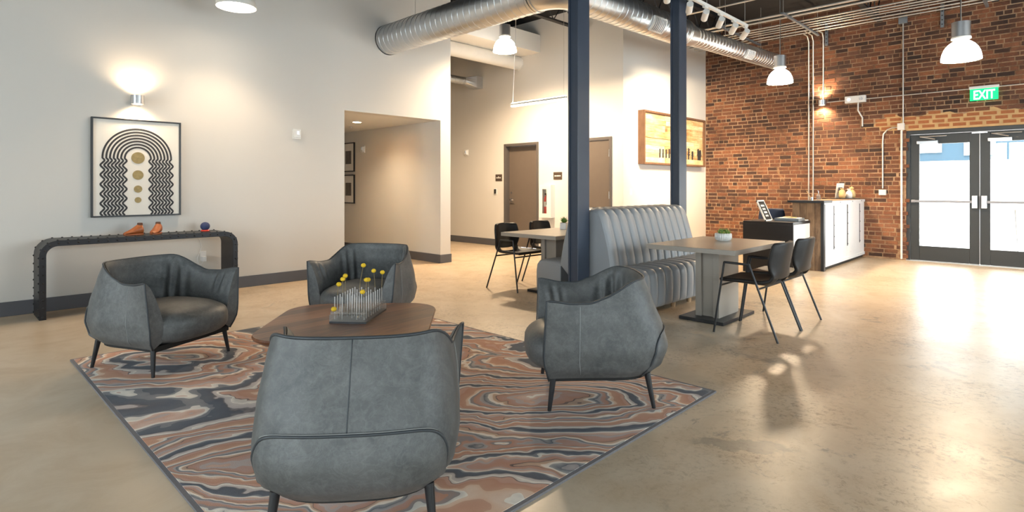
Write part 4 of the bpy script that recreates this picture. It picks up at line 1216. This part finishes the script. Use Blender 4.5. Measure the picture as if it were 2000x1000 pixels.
# white duct, soffit and small supply duct in the hall
struct(MB().box(6.32, XD, 7.74, 8.75, 4.06, 4.42).build('trim_1', M['soffit']))
spiral_duct('painted_duct', 'white painted round duct crossing the hall under the soffit', (6.32, 8.36, 3.93), (XD, 8.36, 3.93), .14, None, 'whitemetal', .4, .002)
t, d, a, bb, L = spiral_duct('supply_duct', 'small spiral duct with a square boot on the cream hall wall', (6.32, 9.60, 3.66), (8.35, 9.60, 3.66), .085, None)
b = MB()
q0 = [(2.03 - .0, .085 * math.cos(2 * PI * k / 16), .085 * math.sin(2 * PI * k / 16)) for k in range(16)]
def sqp(an):
    c0, s0 = math.cos(an), math.sin(an); m = max(abs(c0), abs(s0)); return .13 * c0 / m, .13 * s0 / m
q1 = [(2.30, *sqp(2 * PI * k / 16)) for k in range(16)]; q2 = [(2.478, *sqp(2 * PI * k / 16)) for k in range(16)]
b.add(q0 + q1 + q2, [(k, (k + 1) % 16, 16 + (k + 1) % 16, 16 + k) for k in range(16)] + [(16 + k, 16 + (k + 1) % 16, 32 + (k + 1) % 16, 32 + k) for k in range(16)])
b.build('square_boot', M['duct'], t)

# ------------------------------------------------------------------ pendant lamps
def pendant(label, x, y, zb, pw, rim=False, D=.42):
    t = thing('pendant_lamp', label, 'pendant lamp', (x, y, zb), 0, 'dome pendant lamps')
    R_ = D / 2
    prof_ = [(R_, .0), (R_ * .985, .04), (R_ * .93, .095), (R_ * .82, .15), (R_ * .66, .195), (R_ * .48, .225), (R_ * .40, .235)]
    b = MB(); n_ = 40
    b.grid(lambda u, v: ((lambda k: (prof_[k][0] * math.cos(2 * PI * u), prof_[k][0] * math.sin(2 * PI * u), prof_[k][1]))(round(v * 6))), n_, 6, cu=True)
    b.build('acrylic_dome', M['whitemetal' if rim else 'lamp'], t, True)
    MB().lathe([(0, .035), (R_ * .96, .035)], 36).build('diffuser_lens', M['lamp_soft' if rim else 'lamp'], t)
    if rim:
        MB().grid(lambda u, v: ((R_ + .003) * math.cos(2 * PI * u), (R_ + .003) * math.sin(2 * PI * u), -.012 + .05 * v), 40, 1, cu=True).build('rim_band', M['whitemetal'], t, True)
    MB().lathe([(R_ * .40, .235), (R_ * .40, .26), (R_ * .50, .265), (R_ * .50, .285), (R_ * .40, .29)], 32).build('collar_ring', M['whitemetal'], t, auto=40)
    MB().lathe([(R_ * .47, .29), (R_ * .47, .475), (R_ * .30, .48)], 32).build('ballast_can', M['alu'], t, auto=40)
    MB().tube([(0, 0, .475), (0, 0, ZC - zb)], .004, 6).build('suspension_cable', M['zinc'], t)
    MB().tube([(.05, .01, .475), (.06, .015, ZC - zb)], .005, 6).build('power_cord', M['black'], t)
    d = bpy.data.lights.new('pendant_bulb', 'SPOT'); d.energy = pw; d.color = (1, .76, .50); d.spot_size = math.radians(115 if rim else 165); d.spot_blend = .7; d.shadow_soft_size = .16
    o = bpy.data.objects.new('pendant_bulb', d); COL.objects.link(o); o.parent = t; o.location = (0, 0, -.02)
pendant('white dome pendant near the grey wall with the framed print', 2.5, 6.87, 3.385, 70, True)
pendant('white dome pendant at the mouth of the hall beside the linear lamp', 7.2, 7.17, 3.71, 560)
pendant('white dome pendant at the end of the thin duct', 10.39, 3.57, 3.11, 300)
pendant('white dome pendant in front of the glass doors and exit sign', 9.1, .94, 2.90, 250)

# linear lamp in the hall
t = thing('linear_pendant', 'slim lit linear pendant with a white drop cord in the hall', 'pendant lamp', (7.0, 6.21, 2.69))
MB().box(-.03, .03, -.60, .60, 0, .035).build('housing', M['whitemetal'], t, bevel=.004)
MB().box(-.027, .027, -.595, .595, -.022, 0).build('diffuser', M['lampcool'], t, bevel=.008)
MB().tube([(0, .57, .055), (0, .57, .08), (.005, .55, .5), (0, .50, 1.2), (0, .50, ZC - 2.69)], .007, 6).build('drop_cord', M['white'], t, True)
MB().tube([(0, -.55, .055), (0, -.55, ZC - 2.69)], .003, 6).build('suspension_wire', M['zinc'], t)
MB().box(-.02, .02, -.58, .58, .035, .045).build('upper_diffuser', M['lampcool'], t)

# ------------------------------------------------------------------ track lights
t = thing('track_rail', 'white lighting track hung under the black ceiling beside the thin duct', 'track', (7.2, 3.40, 3.70))
MB().box(-1.5, 1.33, -.018, .018, -.02, .02).build('rail', M['whitemetal'], t)
for x in (-1.3, 0, 1.25): MB().tube([(x, 0, .02), (x, 0, ZC - 3.70)], .004, 6).build('hanger_wire', M['zinc'], t)
aim = Vector((10.4, YA, 2.2))
for k, x in enumerate((6.15, 6.72, 7.16, 7.62, 8.06, 8.46)):
    t = thing('track_spotlight', 'white track spotlight head aimed at the wooden art', 'spotlight', (x, 3.40, 3.68), 0, 'track spotlight heads')
    MB().box(-.05, .05, -.02, .02, -.025, .0).build('adapter', M['whitemetal'], t, bevel=.004)
    d_ = (aim - Vector((x, 3.40, 3.57))); d_.z *= 1.0; d_.normalize()
    MB().tube([(0, 0, -.02), (0, 0, -.08)], .01).build('yoke', M['whitemetal'], t)
    c0 = Vector((0, 0, -.11))
    MB().tube([c0 - d_ * .07, c0 + d_ * .10], .042, 20).build('lamp_head', M['whitemetal'], t, auto=40)
    MB().tube([c0 + d_ * .098, c0 + d_ * .101], .036, 20).build('lens', M['lamp_soft'], t)
    if k in (3, 5):
        li = bpy.data.lights.new('track_beam', 'SPOT'); li.energy = 400; li.color = (1, .82, .58); li.spot_size = math.radians(75); li.spot_blend = 1; li.shadow_soft_size = .04
        o = bpy.data.objects.new('track_beam', li); COL.objects.link(o); o.parent = t; o.location = c0 + d_ * .12
        o.rotation_euler = d_.to_track_quat('-Z', 'Y').to_euler()

# ------------------------------------------------------------------ conduits on the ceiling and the brick wall
for x, z_, r in ((9.08, 4.25, .016), (10.2, 4.25, .022), (10.42, 4.25, .022), (10.85, 4.25, .014), (11.02, 4.25, .014), (11.18, 4.25, .012), (11.34, 4.25, .012), (11.55, 4.25, .014), (11.75, 4.25, .014)):
    tag(MB().tube([(x, -3.8, z_), (x, YA - .01, z_)], r, 8).build('ceiling_conduit', M['zinc'], auto=40), 'thick galvanised pipe of the pair under the ceiling beside the thinner conduits' if r > .02 else 'single galvanised conduit under the ceiling, apart from the bundle, near the track lights' if x < 10 else 'thin galvanised conduit of the bundle along the top of the brick wall', 'conduit', 'ceiling conduit bundle')
for y, z_ in ((.9, 4.22), (3.4, 4.22), (4.5, 4.22)):
    t = thing('conduit_trapeze', 'hung steel strut carrying the ceiling conduit bundle', 'strut', (11.0, y, z_), 0, 'conduit trapeze hangers')
    MB().box(-1.0, .95, -.02, .02, -.02, .008).build('strut', M['box'], t)
    for x in (-.95, .9): MB().tube([(x, 0, 0), (x, 0, ZC - z_)], .005, 6).build('rod', M['zinc'], t)
WX = XB - .022
def pipe(name, label, pts, r=.011, grp='brick wall conduits', m='zinc'):
    t = tag(MB().tube(pts, r, 8).build(name, M[m], auto=50), label, 'conduit', grp); return t
pipe('wall_conduit', 'vertical conduit dropping behind the counter, first of a pair on the brick', [(WX - .3, 3.61, 4.25), (WX - .08, 3.61, 4.24), (WX, 3.61, 4.14), (WX, 3.61, .4)], .013)
pipe('wall_conduit', 'vertical conduit dropping behind the counter, second of a pair on the brick', [(WX - .5, 3.53, 4.25), (WX - .08, 3.53, 4.25), (WX, 3.53, 4.15), (WX, 3.53, .4)], .013)
pipe('wall_conduit', 'vertical conduit feeding the brick wall sconce', [(WX - .35, 3.35, 4.26), (WX - .06, 3.35, 4.26), (WX, 3.35, 4.18), (WX, 3.35, 2.99)], .013)
pipe('wall_conduit', 'horizontal conduit from the sconce past the exit sign', [(WX, 3.28, 2.925), (WX, -1.5, 2.925)])
pipe('wall_conduit', 'vertical conduit from the grey box to the box at the door head', [(WX, 2.06, 4.28), (WX, 2.06, 2.42)])
pipe('wall_conduit', 'bent conduit from the door head box down to the small switch box', [(WX, 2.10, 2.36), (WX, 2.22, 2.36), (WX, 2.30, 2.33), (WX, 2.36, 2.25), (WX, 2.37, 2.12), (WX, 2.37, 1.27)], .012)
pipe('wall_conduit', 'pale vertical pipe beside the black door frame', [(WX + .005, 2.085, 2.33), (WX + .005, 2.085, .02)], .017, 'brick wall conduits', 'whitemetal')
pipe('flex_whip', 'short white cable hanging below the emergency light', [(WX, 2.76, 2.87), (WX - .01, 2.76, 2.72), (WX, 2.69, 2.58), (WX, 2.69, 2.42)], .013, None, 'whitemetal')
for lab, y, z_, w, h_, m in (('grey square junction box among the ceiling conduits on the brick', 2.06, 4.27, .13, .15, 'box'), ('cream junction box at the corner of the door frame', 2.09, 2.37, .105, .12, 'whitemetal'), ('small cream switch box on the brick beside the counter', 2.37, 1.20, .11, .10, 'whitemetal')):
    t = thing('junction_box', lab, 'junction box', (XB - .004, y, z_), -PI / 2, 'brick wall junction boxes')
    MB().box(-w / 2, w / 2, -.055, .004, -h_ / 2, h_ / 2).build('box', M[m], t, bevel=.004)
    MB().box(-w * .46, w * .46, -.059, -.054, -h_ * .46, h_ * .46).build('cover', M[m], t, bevel=.002)
for y in (1.50, 3.29):
    t = thing('strut_channel', 'short perforated steel strut bolted high on the brick wall', 'strut', (XB - .004, y, 4.02), -PI / 2, 'wall strut channels')
    MB().box(-.024, .024, -.04, .004, 0, .40).build('channel', M['box'], t)
    for k in range(5): MB().tube([(0, -.0415, .05 + k * .075), (0, -.0395, .05 + k * .075)], .011, 10).build('slot', M['black'], t)
t = thing('emergency_light', 'white twin-lamp emergency light box on the brick wall', 'emergency light', (XB - .004, 2.80, 2.93), -PI / 2)
MB().box(-.17, .17, -.07, .004, -.065, .065).build('housing', M['white'], t, bevel=.008)
for x in (-.10, .10): MB().tube([(x, -.068, 0), (x, -.078, 0)], .032, 20).build('lamp_lens', M['chrome'], t, auto=40)
# exit sign
t = thing('exit_sign', 'green edge-lit EXIT sign on the brick wall above the doors', 'sign', (XB - .01, .95, 2.72), -PI / 2)
MB().box(-.19, .19, -.06, .006, .19, .235).build('housing', M['white'], t, bevel=.004)
MB().box(-.18, .18, -.040, -.032, 0, .19).build('green_panel', M['exit_green'], t)
fc = bpy.data.curves.new('exit_text', 'FONT'); fc.body = 'EXIT'; fc.size = .205; fc.align_x = 'CENTER'; fc.extrude = .002; fc.offset = .004
fo = bpy.data.objects.new('tmp_text', fc); COL.objects.link(fo)
bpy.context.view_layer.update()
me = bpy.data.meshes.new_from_object(fo.evaluated_get(bpy.context.evaluated_depsgraph_get()))
bpy.data.objects.remove(fo)
me.materials.clear(); me.materials.append(M['exit_white'])
inst('exit_lettering', me, t, (0, -.043, .022), (PI / 2, 0, 0), (.66, 1, 1))

# ------------------------------------------------------------------ open-web ceiling joists
JM = {}
def joist(x0, x1, y):
    t = thing('ceiling_joist', 'black open-web steel joist under the ceiling deck', 'joist', ((x0 + x1) / 2, y, 4.28), 0, 'open-web ceiling joists')
    L = x1 - x0
    if L not in JM:
        a = MB(); a.box(-L / 2, L / 2, -.045, .045, .40, .465).v
        c = MB(); c.box(-L / 2, L / 2, -.045, .045, 0, .035)
        w = MB(); k = int(L / .5)
        for i in range(k):
            xa = -L / 2 + L * i / k; xb = -L / 2 + L * (i + 1) / k; xm = (xa + xb) / 2
            w.tube([(xa, 0, .41), (xm, 0, .03), (xb, 0, .41)], .012, 6)
        JM[L] = [m.mesh(n_) for m, n_ in ((a, 'top_chord'), (c, 'bottom_chord'), (w, 'web_rod'))]
        for m in JM[L]: m.materials.append(M['joist'])
    for m, n_ in zip(JM[L], ('top_chord', 'bottom_chord', 'web_rods')): inst(n_, m, t)
for y in (-2.4, -.8, .8, 2.4, 5.0): joist(-3.1, 12.0, y)
joist(6.4, 8.75, 6.6)
